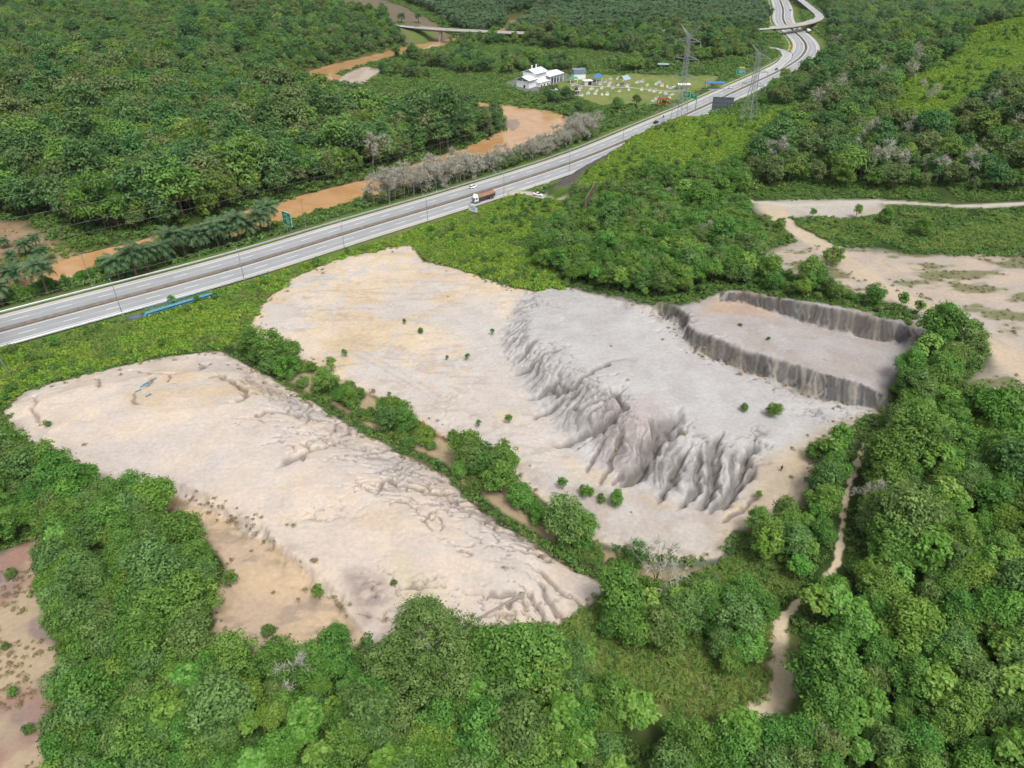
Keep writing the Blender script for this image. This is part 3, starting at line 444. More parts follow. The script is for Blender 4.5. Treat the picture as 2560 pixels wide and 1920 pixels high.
def build_ground_mat(m):
    at = N(m, 'ShaderNodeAttribute', attribute_name='Col'); geo = N(m, 'ShaderNodeNewGeometry')
    n1 = N(m, 'ShaderNodeTexNoise', Scale=1.1, Detail=8, Roughness=.7); n2 = N(m, 'ShaderNodeTexNoise', Scale=.16, Detail=5, Roughness=.6)
    LK(m, geo.outputs['Position'], n1.inputs['Vector']); LK(m, geo.outputs['Position'], n2.inputs['Vector'])
    a = N(m, 'ShaderNodeMapRange'); a.inputs[1].default_value = .3; a.inputs[2].default_value = .7; a.inputs[3].default_value = .86; a.inputs[4].default_value = 1.12; LK(m, n1.outputs['Fac'], a.inputs[0])
    b = N(m, 'ShaderNodeMapRange'); b.inputs[1].default_value = .3; b.inputs[2].default_value = .7; b.inputs[3].default_value = .93; b.inputs[4].default_value = 1.06; LK(m, n2.outputs['Fac'], b.inputs[0])
    mu = N(m, 'ShaderNodeMath', operation='MULTIPLY'); LK(m, a.outputs[0], mu.inputs[0]); LK(m, b.outputs[0], mu.inputs[1])
    mx = N(m, 'ShaderNodeMix', data_type='RGBA', blend_type='MULTIPLY'); mx.inputs[0].default_value = 1; LK(m, at.outputs['Color'], mx.inputs[6]); LK(m, mu.outputs[0], mx.inputs[7]); LK(m, mx.outputs[2], bsdf(m).inputs['Base Color'])
    bp = N(m, 'ShaderNodeBump', Strength=.5, Distance=.12); LK(m, n1.outputs['Fac'], bp.inputs['Height']); LK(m, bp.outputs[0], bsdf(m).inputs['Normal'])
build_ground_mat(M_GROUND)
def tag(o, label=None, cat=None, group=None, kind=None):
    for k, v in (('label', label), ('category', cat), ('group', group), ('kind', kind)):
        if v: o[k] = v
    return o
def np_mesh(name, V, Fq, m=None, smooth=False, nper=4):
    """numpy verts, faces of nper corners"""
    V = np.ascontiguousarray(V, np.float32); Fq = np.ascontiguousarray(Fq, np.int32); me = bpy.data.meshes.new(name)
    me.vertices.add(len(V)); me.vertices.foreach_set('co', V.ravel()); me.loops.add(Fq.size); me.loops.foreach_set('vertex_index', Fq.ravel())
    me.polygons.add(len(Fq)); me.polygons.foreach_set('loop_start', np.arange(0, Fq.size, nper, dtype=np.int32)); me.polygons.foreach_set('loop_total', np.full(len(Fq), nper, np.int32))
    if smooth: me.polygons.foreach_set('use_smooth', np.ones(len(Fq), bool))
    me.update(); me.validate()
    if m: me.materials.append(m)
    return me
def obj(name, me, parent=None, loc=None, rz=None):
    o = bpy.data.objects.new(name, me); COL.objects.link(o)
    if parent is not None: o.parent = parent
    if loc is not None: o.location = loc
    if rz is not None: o.rotation_euler = (0, 0, rz)
    return o
def set_col(me, c):
    a = me.color_attributes.new('Col', 'FLOAT_COLOR', 'POINT'); a.data.foreach_set('color', np.hstack([c, np.ones((len(c), 1))]).astype(np.float32).ravel())
# ------------------------------------------------------------------ ground sheet
idx = np.arange(NX * NY).reshape(NY, NX)
Fq = np.stack([idx[:-1, :-1], idx[:-1, 1:], idx[1:, 1:], idx[1:, :-1]], -1).reshape(-1, 4)
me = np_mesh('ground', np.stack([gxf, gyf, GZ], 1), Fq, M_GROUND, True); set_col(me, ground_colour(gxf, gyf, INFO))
tag(obj('ground', me), kind='structure')
# ------------------------------------------------------------------ mesh builder for built things
class MB:
    def __init__(s): s.v = []; s.f = []
    def add(s, v, f):
        n = len(s.v); s.v += [tuple(map(float, p)) for p in v]; s.f += [tuple(i + n for i in q) for q in f]; return s
    def box(s, c, d, rz=0, rx=0, ry=0, taper=1.0):
        R = Matrix.Rotation(rz, 3, 'Z') @ Matrix.Rotation(ry, 3, 'Y') @ Matrix.Rotation(rx, 3, 'X'); c = Vector(c); vs = []
        for z in (-.5, .5):
            t = taper if z > 0 else 1
            for a, b in ((-.5, -.5), (.5, -.5), (.5, .5), (-.5, .5)): vs.append(c + R @ Vector((a * d[0] * t, b * d[1] * t, z * d[2])))
        return s.add(vs, [(3, 2, 1, 0), (4, 5, 6, 7), (0, 1, 5, 4), (1, 2, 6, 5), (2, 3, 7, 6), (3, 0, 4, 7)])
    def tube(s, pts, r, n=6, cap=True):
        pts = [Vector(p) for p in pts]; r = r if hasattr(r, '__len__') else [r] * len(pts); vs = []; fs = []
        for i, p in enumerate(pts):
            t = (pts[min(i + 1, len(pts) - 1)] - pts[max(i - 1, 0)]).normalized(); a = t.cross(Vector((0, 0, 1)) if abs(t.z) < .9 else Vector((1, 0, 0))).normalized(); b = t.cross(a)
            for k in range(n): an = 2 * math.pi * k / n; vs.append(p + (a * math.cos(an) + b * math.sin(an)) * r[i])
        for i in range(len(pts) - 1):
            for k in range(n): fs.append((i * n + k, i * n + (k + 1) % n, (i + 1) * n + (k + 1) % n, (i + 1) * n + k))
        if cap: fs += [tuple(range(n))[::-1], tuple(range((len(pts) - 1) * n, len(pts) * n))]
        return s.add(vs, fs)
    def bar(s, a, b, w=.1): return s.tube([a, b], w / 2, 4)
    def prism(s, poly, y0, y1, ax='y'):
        """a polygon in x-z pulled along y"""
        n = len(poly); f = lambda p, y: (p[0], y, p[1]) if ax == 'y' else (y, p[0], p[1])
        return s.add([f(p, y0) for p in poly] + [f(p, y1) for p in poly], [tuple(range(n))[::-1] if ax == 'y' else tuple(range(n)), tuple(range(n, 2 * n)) if ax == 'y' else tuple(range(n, 2 * n))[::-1]] + [(i, (i + 1) % n, n + (i + 1) % n, n + i) for i in range(n)])
    def quad(s, *p): return s.add(p, [tuple(range(len(p)))])
    def mesh(s, name, m, smooth=False):
        me = bpy.data.meshes.new(name); me.from_pydata(s.v, [], s.f); me.update()
        if m: me.materials.append(m)
        if smooth: me.polygons.foreach_set('use_smooth', [True] * len(me.polygons))
        return me
    def obj(s, name, m, parent=None, smooth=False): return obj(name, s.mesh(name, m, smooth), parent)
def empty(name, loc, rz=0, label=None, cat=None, group=None):
    o = bpy.data.objects.new(name, None); COL.objects.link(o); o.location = loc; o.rotation_euler = (0, 0, rz); o.empty_display_size = .5
    return tag(o, label, cat, group)
def at(px, py, z=None, it=4):
    """ground point seen at a photo pixel"""
    zz = 0 if z is None else z
    for _ in range(it if z is None else 1):
        p = P(px, py, zz)
        if z is None: zz = float(ground_z(p[0], p[1])[0])
    return P(px, py, zz)
def frames(pl):
    t = np.gradient(pl[:, :2], axis=0); t /= np.linalg.norm(t, axis=1)[:, None]; return np.stack([t[:, 1], -t[:, 0]], 1)      # right-hand normal
def ribbon(name, pl, o0, o1, z, m, parent=None, cols=1, kind=None):
    nr = frames(pl); V = []
    for c in range(cols + 1):
        o = o0 + (o1 - o0) * c / cols; V.append(np.column_stack([pl[:, :2] + nr * o, pl[:, 2] + z]))
    V = np.stack(V, 1); n = len(pl); i = np.arange(n * (cols + 1)).reshape(n, cols + 1)
    Fq = np.stack([i[:-1, :-1], i[:-1, 1:], i[1:, 1:], i[1:, :-1]], -1).reshape(-1, 4)
    o = obj(name, np_mesh(name, V.reshape(-1, 3), Fq, m, True), parent)
    if kind: o['kind'] = kind
    return o
def arclen(pl): return np.concatenate([[0], np.cumsum(np.linalg.norm(np.diff(pl[:, :2], axis=0), axis=1))])
def along(pl, s, off=0, z=0):
    L = arclen(pl); nr = frames(pl); s = np.atleast_1d(s)
    q = np.stack([np.interp(s, L, pl[:, k]) for k in range(3)], 1); n = np.stack([np.interp(s, L, nr[:, k]) for k in range(2)], 1)
    q[:, :2] += n * off; q[:, 2] += z; return q
def heading(pl, s):
    a, b = along(pl, s - 2)[0], along(pl, s + 2)[0]; return math.atan2(b[1] - a[1], b[0] - a[0])
def s_at(pl, px, py, z=0): p = P(px, py, z); d, s, side = pdist(p[:1], p[1:2], pl); return float(s[0]), float(d[0]) * (-1 if side[0] > 0 else 1)
# ------------------------------------------------------------------ motorway
def road_mat(name, col, k=.10):
    m = mat(name, col, .9, spec=.2); geo = N(m, 'ShaderNodeNewGeometry'); n = N(m, 'ShaderNodeTexNoise', Scale=.05, Detail=8, Roughness=.7); n2 = N(m, 'ShaderNodeTexNoise', Scale=1.7, Detail=6)
    LK(m, geo.outputs['Position'], n.inputs['Vector']); LK(m, geo.outputs['Position'], n2.inputs['Vector'])
    r = N(m, 'ShaderNodeMapRange'); r.inputs[1].default_value = .3; r.inputs[2].default_value = .7; r.inputs[3].default_value = 1 - k; r.inputs[4].default_value = 1 + k; LK(m, n.outputs['Fac'], r.inputs[0])
    r2 = N(m, 'ShaderNodeMapRange'); r2.inputs[1].default_value = .3; r2.inputs[2].default_value = .7; r2.inputs[3].default_value = .95; r2.inputs[4].default_value = 1.05; LK(m, n2.outputs['Fac'], r2.inputs[0])
    mu = N(m, 'ShaderNodeMath', operation='MULTIPLY'); LK(m, r.outputs[0], mu.inputs[0]); LK(m, r2.outputs[0], mu.inputs[1])
    mx = N(m, 'ShaderNodeMix', data_type='RGBA', blend_type='MULTIPLY'); mx.inputs[0].default_value = 1; mx.inputs[6].default_value = (*col[:3], 1); LK(m, mu.outputs[0], mx.inputs[7]); LK(m, mx.outputs[2], bsdf(m).inputs['Base Color'])
    return m
M_ROAD = road_mat('worn_asphalt', cc(196, 196, 195)); M_ROAD2 = road_mat('wheel_worn_lane', cc(180, 183, 186)); M_SHOULD = road_mat('pale_shoulder', cc(210, 206, 200)); M_LINE = worn('road_paint', np.array([.76, .76, .74]), .7, 2, .12)
M_CONC = worn('weathered_concrete', cc(142, 134, 126), .9, .6, .3); M_CONCL = worn('pale_concrete', cc(196, 192, 184), .9, .6, .2); M_STEEL = worn('galvanised_steel', cc(186, 196, 202), .45, 1.0, .12, .6); M_DSOIL = worn('median_soil', cc(122, 110, 92), .95, .5, .35)
road = ribbon('motorway', MW, -11.4, 11.4, -.02, M_SHOULD, kind='structure')
for sd in (-1, 1):
    ribbon('carriageway', MW, sd * 1.2 if sd > 0 else -9.1, 9.1 if sd > 0 else -1.2, .0, M_ROAD, road)
    for lane in (2.0, 5.6): a, b = sd * (lane + .25), sd * (lane + 3.2); ribbon('lane', MW, min(a, b), max(a, b), .006, M_ROAD2, road)
    for o, w in ((1.75, .2), (9.0, .24)): a, b = sd * o - w / 2, sd * o + w / 2; ribbon('edge_line', MW, a, b, .02, M_LINE, road)
LM = arclen(MW)[-1]
def dashes(name, pl, off, w, ln, gap, parent, s0=0, s1=None, z=.02):
    mb = MB(); s = s0; nr = frames(pl)
    while s < (s1 or arclen(pl)[-1]) - ln:
        a, b, c, d = (along(pl, q, off + o, z)[0] for q, o in ((s, -w / 2), (s, w / 2), (s + ln, w / 2), (s + ln, -w / 2))); mb.quad(a, b, c, d); s += ln + gap
    return mb.obj(name, M_LINE, parent)
for sd in (-1, 1): dashes('lane_line', MW, sd * 5.4, .22, 4.5, 7.5, road)
# central reserve: low concrete barrier on a soil strip
med = ribbon('median_strip', MW, -1.05, 1.05, .03, M_DSOIL, road)
def wall_ribbon(name, pl, off, w, h, m, parent=None, z0=0, wt=None):
    nr = frames(pl); wt = wt or w; V = []
    for o, z in ((off - w / 2, z0 - .3), (off - wt / 2, z0 + h), (off + wt / 2, z0 + h), (off + w / 2, z0 - .3)): V.append(np.column_stack([pl[:, :2] + nr * o, pl[:, 2] + z]))
    V = np.stack(V, 1); n = len(pl); i = np.arange(n * 4).reshape(n, 4); Fq = np.stack([i[:-1, :-1], i[:-1, 1:], i[1:, 1:], i[1:, :-1]], -1).reshape(-1, 4)
    return obj(name, np_mesh(name, V.reshape(-1, 3), Fq, m), parent)
bar = wall_ribbon('central_barrier', MW, 0, .62, .85, M_CONC, None, 0, .22); tag(bar, 'low grey concrete barrier running down the middle of the motorway', 'barrier')
def guardrail(pl, off, s0, s1, label, m=None, hh=.75):
    s = np.arange(s0, s1, 4.0); q = along(pl, s, off); e = empty('crash_barrier', q[0], 0, label, 'crash barrier'); lp = q - q[0]
    mb = MB()
    for dz in (0,):
        mb.tube([(p[0], p[1], p[2] + hh - .1) for p in lp], .17, 4)
    mb.obj('rail', m or M_STEEL, e); pm = MB()
    for p in lp: pm.box((p[0], p[1], p[2] + hh / 2 - .2), (.14, .14, hh + .3))
    o = pm.obj('post', M_STEEL, e); o['kind'] = 'stuff'
sA = s_at(MW, -100, 850)[0]; sB = s_at(MW, 1660, 300)[0]
guardrail(MW, -12.3, sA, sB, 'long pale steel crash barrier along the river side of the motorway')
guardrail(MW, 11.9, sA, s_at(MW, 640, 650)[0], 'steel crash barrier along the verge opposite the blue pipes')
wall_ribbon('drain_channel', MW, -14.2, .9, .12, M_CONCL, road, -.2)
# slip road and overbridge road
slip = ribbon('slip_road', SLIP, -3.8, 3.8, .012, M_ROAD, kind='structure')
for o in (-3.2, 3.2): ribbon('edge_line', SLIP[4:], o - .12, o + .12, .03, M_LINE, slip)
guardrail(SLIP, -4.6, 60, arclen(SLIP)[-1] - 5, 'curved dark crash barrier on the outer side of the slip road'); guardrail(SLIP, 4.4, 75, arclen(SLIP)[-1] - 5, 'crash barrier between the slip road and the signed grass wedge')
sr0, sr1 = s_at(RAMP, 2046, 49, 6.5)[0], s_at(RAMP, 1925, 71, 6.5)[0]; sb0, sb1 = s_at(RAMP, 1345, 84, 6.5)[0], s_at(RAMP, 1030, 69, 6.5)[0]; LR = arclen(RAMP)
link = ribbon('link_road', RAMP, -4.2, 4.2, .0, M_ROAD, kind='structure')
for o in (-3.7, 3.7): ribbon('edge_line', RAMP, o - .1, o + .1, .025, M_LINE, link)
guardrail(RAMP, 5.0, 0, sr0 - 6, 'dark crash barrier on the inner side of the curving ramp'); guardrail(RAMP, -5.0, 0, sr0 - 6, 'dark crash barrier on the outer side of the curving ramp')
def bridge(name, s0, s1, label, piers, vpier=False):
    k = (LR > s0) & (LR < s1); pl = RAMP[k]; e = empty(name, (0, 0, 0), 0, label, 'bridge')
    nr = frames(pl); V = []
    for o, z in ((-4.7, -.05), (-4.7, -.7), (-3.2, -1.7), (3.2, -1.7), (4.7, -.7), (4.7, -.05)): V.append(np.column_stack([pl[:, :2] + nr * o, pl[:, 2] + z]))
    V = np.stack(V, 1); n = len(pl); i = np.arange(n * 6).reshape(n, 6); Fq = np.stack([i[:-1, :-1], i[:-1, 1:], i[1:, 1:], i[1:, :-1]], -1).reshape(-1, 4)
    obj('deck', np_mesh('deck', V.reshape(-1, 3), Fq, M_CONC), e)
    for o in (-4.55, 4.55): wall_ribbon('parapet', pl, o, .3, .95, M_CONCL, e)
    for px, py in piers:
        s, _ = s_at(RAMP, px, py, 6.5); c = along(RAMP, s)[0]; g = float(ground_z(c[0], c[1])[0]); mb = MB(); h = heading(RAMP, s); d = Vector((math.cos(h), math.sin(h), 0)); nn = Vector((-math.sin(h), math.cos(h), 0)); c = Vector(c)
        if vpier:
            for q in (-3.2, 3.2): mb.tube([Vector((c.x, c.y, g - .5)), c + d * q * 1.6 + Vector((0, 0, -1.6))], [.7, .55], 6)
        else:
            for q in (-2.6, 2.6): mb.tube([Vector((c.x, c.y, g - 1)) + nn * q, c + nn * q + Vector((0, 0, -2.2))], .65, 8)
            mb.box(c + Vector((0, 0, -2.05)), (1.5, 8.4, .8), h)
        mb.obj('pier', M_CONCL, e)
bridge('overbridge', sr0, sr1, 'slim road bridge crossing over the motorway in the distance', [(1991, 64)], True)
bridge('river_bridge', sb0, sb1, 'long low concrete road bridge over the brown river', [(1290, 83), (1240, 81), (1200, 79), (1150, 76), (1100, 74)])
# ------------------------------------------------------------------ river
M_WATER = mat('muddy_water', cc(220, 160, 104) * .95, .12, spec=.5)
def build_water(m):
    geo = N(m, 'ShaderNodeNewGeometry'); mp = N(m, 'ShaderNodeMapping'); mp.inputs['Scale'].default_value = (1, 1, 1); LK(m, geo.outputs['Position'], mp.inputs['Vector'])
    n = N(m, 'ShaderNodeTexNoise', Scale=.9, Detail=5, Roughness=.6); LK(m, mp.outputs[0], n.inputs['Vector']); bp = N(m, 'ShaderNodeBump', Strength=.12, Distance=.12); LK(m, n.outputs['Fac'], bp.inputs['Height']); LK(m, bp.outputs[0], bsdf(m).inputs['Normal'])
    n2 = N(m, 'ShaderNodeTexNoise', Scale=.06, Detail=6, Roughness=.6, Distortion=1.5); LK(m, geo.outputs['Position'], n2.inputs['Vector']); r = N(m, 'ShaderNodeValToRGB'); r.color_ramp.elements[0].position = .35; r.color_ramp.elements[1].position = .7
    r.color_ramp.elements[0].color = (*cc(214, 162, 110), 1); r.color_ramp.elements[1].color = (*cc(230, 188, 140), 1); LK(m, n2.outputs['Fac'], r.inputs[0]); LK(m, r.outputs[0], bsdf(m).inputs['Base Color'])
build_water(M_WATER)
ribbon('river', RIV, -18, 18, 0, M_WATER, kind='structure', cols=4)
# ------------------------------------------------------------------ foliage
def foliage(name, dark, mid, light, trans=.33, rnd=.35, rough=.55, hue=1):
    m = mat(name, mid, rough, spec=.22); at_ = N(m, 'ShaderNodeAttribute', attribute_name='lv'); oi = N(m, 'ShaderNodeObjectInfo')
    md = N(m, 'ShaderNodeMath', operation='MULTIPLY_ADD'); md.inputs[1].default_value = rnd; LK(m, oi.outputs['Random'], md.inputs[0]); LK(m, at_.outputs['Fac'], md.inputs[2])
    sb = N(m, 'ShaderNodeMath', operation='SUBTRACT'); sb.inputs[1].default_value = rnd / 2; LK(m, md.outputs[0], sb.inputs[0])
    r = N(m, 'ShaderNodeValToRGB'); e = r.color_ramp.elements; e[0].position = 0; e[0].color = (*dark, 1); e[1].position = 1; e[1].color = (*light, 1); x = e.new(.5); x.color = (*mid, 1)
    LK(m, sb.outputs[0], r.inputs[0])
    hsv = N(m, 'ShaderNodeHueSaturation'); LK(m, r.outputs[0], hsv.inputs['Color']); mr = N(m, 'ShaderNodeMapRange'); mr.inputs[3].default_value = .5 - .02 * hue; mr.inputs[4].default_value = .5 + .02 * hue
    fr = N(m, 'ShaderNodeMath', operation='FRACT'); ml = N(m, 'ShaderNodeMath', operation='MULTIPLY'); ml.inputs[1].default_value = 7.31; LK(m, oi.outputs['Random'], ml.inputs[0]); LK(m, ml.outputs[0], fr.inputs[0]); LK(m, fr.outputs[0], mr.inputs[0]); LK(m, mr.outputs[0], hsv.inputs['Hue'])
    LK(m, hsv.outputs[0], bsdf(m).inputs['Base Color'])
    if trans:
        tr = N(m, 'ShaderNodeBsdfTranslucent'); LK(m, hsv.outputs[0], tr.inputs[0]); mx = N(m, 'ShaderNodeMixShader'); mx.inputs[0].default_value = trans
        LK(m, bsdf(m).outputs[0], mx.inputs[1]); LK(m, tr.outputs[0], mx.inputs[2]); LK(m, mx.outputs[0], m.node_tree.nodes['Material Output'].inputs[0])
    return m
g = lambda *c: np.array(c)
F_NEAR2 = foliage('grey_green_leaf', g(0.077, 0.153, 0.040), g(0.135, 0.239, 0.061), g(0.227, 0.350, 0.104)); F_NEAR3 = foliage('yellow_green_leaf', g(0.079, 0.174, 0.024), g(0.140, 0.277, 0.041), g(0.231, 0.393, 0.072)); F_NEAR = foliage('acacia_leaf', g(0.068, 0.159, 0.027), g(0.119, 0.258, 0.045), g(0.217, 0.379, 0.079)); F_MAC = foliage('large_leaf', g(0.092, 0.215, 0.029), g(0.154, 0.323, 0.047), g(0.291, 0.460, 0.116))
F_FOR = foliage('forest_leaf', g(0.054, 0.132, 0.043), g(0.090, 0.200, 0.056), g(0.155, 0.286, 0.083)); F_OLV = foliage('olive_leaf', g(0.080, 0.139, 0.042), g(0.136, 0.204, 0.063), g(0.223, 0.278, 0.103)); F_LITE = foliage('pale_green_leaf', g(0.096, 0.193, 0.037), g(0.154, 0.278, 0.052), g(0.239, 0.372, 0.079))
F_FERN = foliage('fern_frond', g(0.111, 0.212, 0.028), g(0.194, 0.326, 0.037), g(0.304, 0.432, 0.060)); F_GRASS = foliage('rank_grass', g(0.118, 0.209, 0.041), g(0.195, 0.299, 0.062), g(0.320, 0.381, 0.116)); F_SCRUB = foliage('scrub_leaf', g(0.068, 0.146, 0.030), g(0.120, 0.229, 0.047), g(0.205, 0.312, 0.083))
F_PALM = foliage('palm_frond', g(0.048, 0.104, 0.043), g(0.086, 0.159, 0.065), g(0.143, 0.228, 0.101)); F_DOME = foliage('fine_dark_leaf', g(0.081, 0.155, 0.034), g(0.139, 0.233, 0.056), g(0.244, 0.341, 0.107)); F_DRY = foliage('dry_twig', g(.25, .245, .195), g(.38, .37, .30), g(.50, .48, .40), 0, hue=0)
F_BAMB = foliage('bamboo_leaf', g(0.086, 0.159, 0.027), g(0.144, 0.249, 0.043), g(0.230, 0.342, 0.076)); F_DRYG = foliage('dry_grass', g(0.196, 0.184, 0.086), g(0.333, 0.277, 0.144), g(0.484, 0.369, 0.230))
M_BARK = worn('bark', cc(120, 106, 90), .9, 2, .35); M_PALE = worn('pale_bark', cc(176, 168, 156), .9, 2, .3)
def leaf_cloud(c, r, nl, ll, lw, rg, up=.6, flat=.85, inner=.5, droop=.12, loose=0.0):
    c = np.asarray(c, float); r = np.asarray(r, float); n = len(c)
    cnt = np.maximum(6, (nl * (r / r.mean()) ** 2).astype(int)); ci = np.repeat(np.arange(n), cnt); T = len(ci)
    d = rg.normal(size=(T, 3)); d[:, 2] = np.abs(d[:, 2]) * np.where(rg.random(T) < .78, 1, -.6); d /= np.linalg.norm(d, axis=1)[:, None]
    p = c[ci] + d * (r[ci] * (inner + (1 - inner) * rg.random(T) ** .5 + loose * rg.random(T) ** 3 * 2))[:, None] * np.array([1, 1, flat])
    nn = d + np.array([0, 0, up]) + rg.normal(size=(T, 3)) * .45; nn /= np.linalg.norm(nn, axis=1)[:, None]
    a = np.cross(nn, rg.normal(size=(T, 3))); a /= np.linalg.norm(a, axis=1)[:, None]; b = np.cross(nn, a)
    L = (ll * (.65 + .7 * rg.random(T)))[:, None]; Wd = (lw * (.65 + .7 * rg.random(T)))[:, None]
    V = np.stack([p - a * L * .5, p + b * Wd * .5 + nn * L * .06, p + a * L * .5 - np.array([0, 0, droop]) * L, p - b * Wd * .5 + nn * L * .06], 1).reshape(-1, 3)
    tone = rg.random(n); lv = np.clip(.02 + .52 * tone[ci] + .48 * rg.random(T), 0, 1)
    return V, np.arange(T * 4).reshape(-1, 4), lv
def leaf_mesh(name, V, Fq, lv, m):
    me = np_mesh(name, V, Fq, m); a = me.attributes.new('lv', 'FLOAT', 'FACE'); a.data.foreach_set('value', lv.astype(np.float32)); return me
def blob_centres(rg, n, ctr, rad, rr, cone=0, shell=.55):
    out = []; R = []
    while len(out) < n:
        d = rg.normal(size=3); d /= np.linalg.norm(d)
        if d[2] < -.55: continue
        k = shell + (1 - shell) * rg.random(); p = d * k
        t = 1 - cone * max(0, p[2])
        q = np.array(ctr) + p * np.array(rad) * np.array([t, t, 1]); r = rr[0] + (rr[1] - rr[0]) * rg.random()
        if any(np.linalg.norm(q - o) < .55 * (r + s) * .62 for o, s in zip(out, R)) and rg.random() < .8: continue
        out.append(q); R.append(r)
    return np.array(out), np.array(R)
def trunk_mesh(name, rg, h, r, limbs, m, lean=.3):
    mb = MB(); top = Vector((rg.normal() * lean, rg.normal() * lean, h)); mid = Vector((rg.normal() * lean * .5, rg.normal() * lean * .5, h * .5)); mb.tube([(0, 0, -.6), mid, top], [r, r * .75, r * .35], 6)
    for q in limbs:
        q = Vector(q); t = .35 + .5 * rg.random(); s = mid.lerp(top, max(0, t * 2 - 1)) if t > .5 else Vector((0, 0, 0)).lerp(mid, t * 2); mb.tube([s, s.lerp(q, .5) + Vector((0, 0, -.15 * (q - s).length)), q], [r * .45, r * .3, r * .12], 4, False)
    return mb.mesh(name, m)
PROTO = {}
def make_proto(kind, n, ctr, rad, rr, ncl, nl, ll, lw, m, tr=(3, .12), cone=0, bark=None, up=.6, var=.22, shell=.5, inner=.4, loose=.25):
    PROTO[kind] = []
    for i in range(n):
        rg = np.random.default_rng(hash_seed(kind) + i); f = 1 + var * (rg.random(3) * 2 - 1)
        c, r = blob_centres(rg, int(ncl * (.85 + .3 * rg.random())), ctr, np.array(rad) * f, rr, cone, shell)
        V, Fq, lv = leaf_cloud(c, r, nl, ll, lw, rg, up, inner=inner, loose=loose); V[:, 2] -= min(0, V[:, 2].min() - .1)
        PROTO[kind].append((trunk_mesh('trunk', rg, ctr[2], tr[1], c[rg.choice(len(c), min(len(c), 7), False)], bark or M_BARK), leaf_mesh('crown', V, Fq, lv, m[i % len(m)] if isinstance(m, tuple) else m)))
def hash_seed(s): return sum(ord(ch) * (i + 3) for i, ch in enumerate(s))
make_proto('acacia', 6, (0, 0, 4.0), (2.35, 2.35, 2.7), (.4, 1.0), 60, 74, .38, .2, (F_NEAR, F_NEAR2, F_NEAR, F_NEAR3, F_NEAR2, F_NEAR), (5, .13), var=.28, loose=.35)
make_proto('big_leaf', 3, (0, 0, 4.8), (2.1, 2.1, 2.0), (.35, .7), 40, 38, .6, .4, F_MAC, (5, .13), up=.9, var=.28, loose=.3)
make_proto('bush', 4, (0, 0, 2.1), (1.9, 1.9, 2.4), (.32, .75), 56, 66, .34, .18, (F_NEAR, F_NEAR2, F_NEAR3, F_NEAR), (2, .1), shell=.5, var=.28, loose=.35)
make_proto('scrub', 4, (0, 0, .9), (1.0, 1.0, .8), (.3, .6), 14, 60, .30, .16, F_SCRUB, (1, .05))
make_proto('sapling', 3, (0, 0, 1.7), (.7, .7, 1.0), (.28, .5), 12, 55, .30, .16, F_NEAR, (2, .05))
make_proto('forest', 6, (0, 0, 6.2), (3.3, 3.3, 4.0), (.7, 1.7), 40, 50, .78, .44, (F_FOR, F_FOR, F_OLV, F_LITE, F_FOR, F_OLV), (8, .22))
make_proto('broad', 4, (0, 0, 7.0), (4.9, 4.9, 3.3), (1.2, 2.1), 40, 52, .8, .45, (F_FOR, F_LITE, F_FOR, F_OLV), (8, .28))
make_proto('olive', 3, (0, 0, 5.4), (2.8, 2.8, 3.9), (.9, 1.6), 26, 50, .8, .4, F_OLV, (8, .2))
make_proto('lite', 4, (0, 0, 5.2), (3.1, 3.1, 3.8), (.9, 1.6), 28, 56, .75, .42, F_LITE, (8, .2))
make_proto('tall', 3, (0, 0, 8.6), (3.0, 3.0, 6.6), (.9, 1.7), 36, 55, .75, .42, F_FOR, (12, .25), cone=.35)
make_proto('bamboo', 2, (0, 0, 6.0), (3.6, 3.6, 4.2), (.8, 1.3), 40, 60, .85, .22, F_BAMB, (5, .1), up=.1, shell=.75)
# dome of the great fine-leaved tree
def great_tree():
    rg = np.random.default_rng(71); C = []; R = []
    for ctr, rad, n in (((0, 0, 11.5), (4.6, 4.6, 8.2), 95), ((4.6, .5, 8.0), (3.6, 3.6, 4.6), 42), ((-4.4, 1.0, 7.6), (3.6, 3.6, 4.2), 40), ((1.0, -4.4, 8.4), (3.6, 3.4, 4.6), 44), ((-3.0, -3.4, 6.6), (3.2, 3.2, 3.8), 34), ((.5, 4.2, 9.0), (3.6, 3.4, 5.0), 34), ((4.0, -3.6, 6.0), (2.8, 2.8, 3.4), 28)):
        c, r = blob_centres(rg, n, ctr, rad, (.5, 1.15), .45, .72); C.append(c); R.append(r)
    C = np.vstack(C); R = np.concatenate(R); V, Fq, lv = leaf_cloud(C, R, 88, .42, .2, rg, .5, inner=.35, loose=.4)
    PROTO['great'] = [(trunk_mesh('trunk', rg, 15, .55, C[rg.choice(len(C), 26, False)], M_PALE), leaf_mesh('crown', V, Fq, lv, F_DOME))]
great_tree()
def bare_mesh(rg, h, spread, lev=4, r0=.16, twig=True):
    mb = MB(); tw = []
    def grow(p, d, L, r, k):
        q = p + d * L; mb.tube([p, p.lerp(q, .5) + Vector(rg.normal(size=3) * L * .06), q], [r, r * .8, r * .55], 4 if k > 1 else 3, False)
        if k == 0: tw.append((q, d)); return
        for _ in range(3 if k > 1 else 4):
            e = (d + Vector(rg.normal(size=3)) * spread + Vector((0, 0, .15))).normalized(); grow(p.lerp(q, .55 + .45 * rg.random()), e, L * (.55 + .25 * rg.random()), r * .52, k - 1)
    grow(Vector((0, 0, -.4)), Vector((rg.normal() * .05, rg.normal() * .05, 1)), h * .42, r0, lev)
    V = []; 
    for q, d in tw:
        for _ in range(9):
            e = (d + Vector(rg.normal(size=3)) * .9).normalized(); s = e.cross(Vector(rg.normal(size=3))).normalized() * .04; L = .6 + .6 * rg.random(); b = q - d * rg.random() * .6; V += [b - s, b + s, b + e * L + s * .5, b + e * L - s * .5]
    return mb, np.array([tuple(v) for v in V])
PROTO['bare'] = []
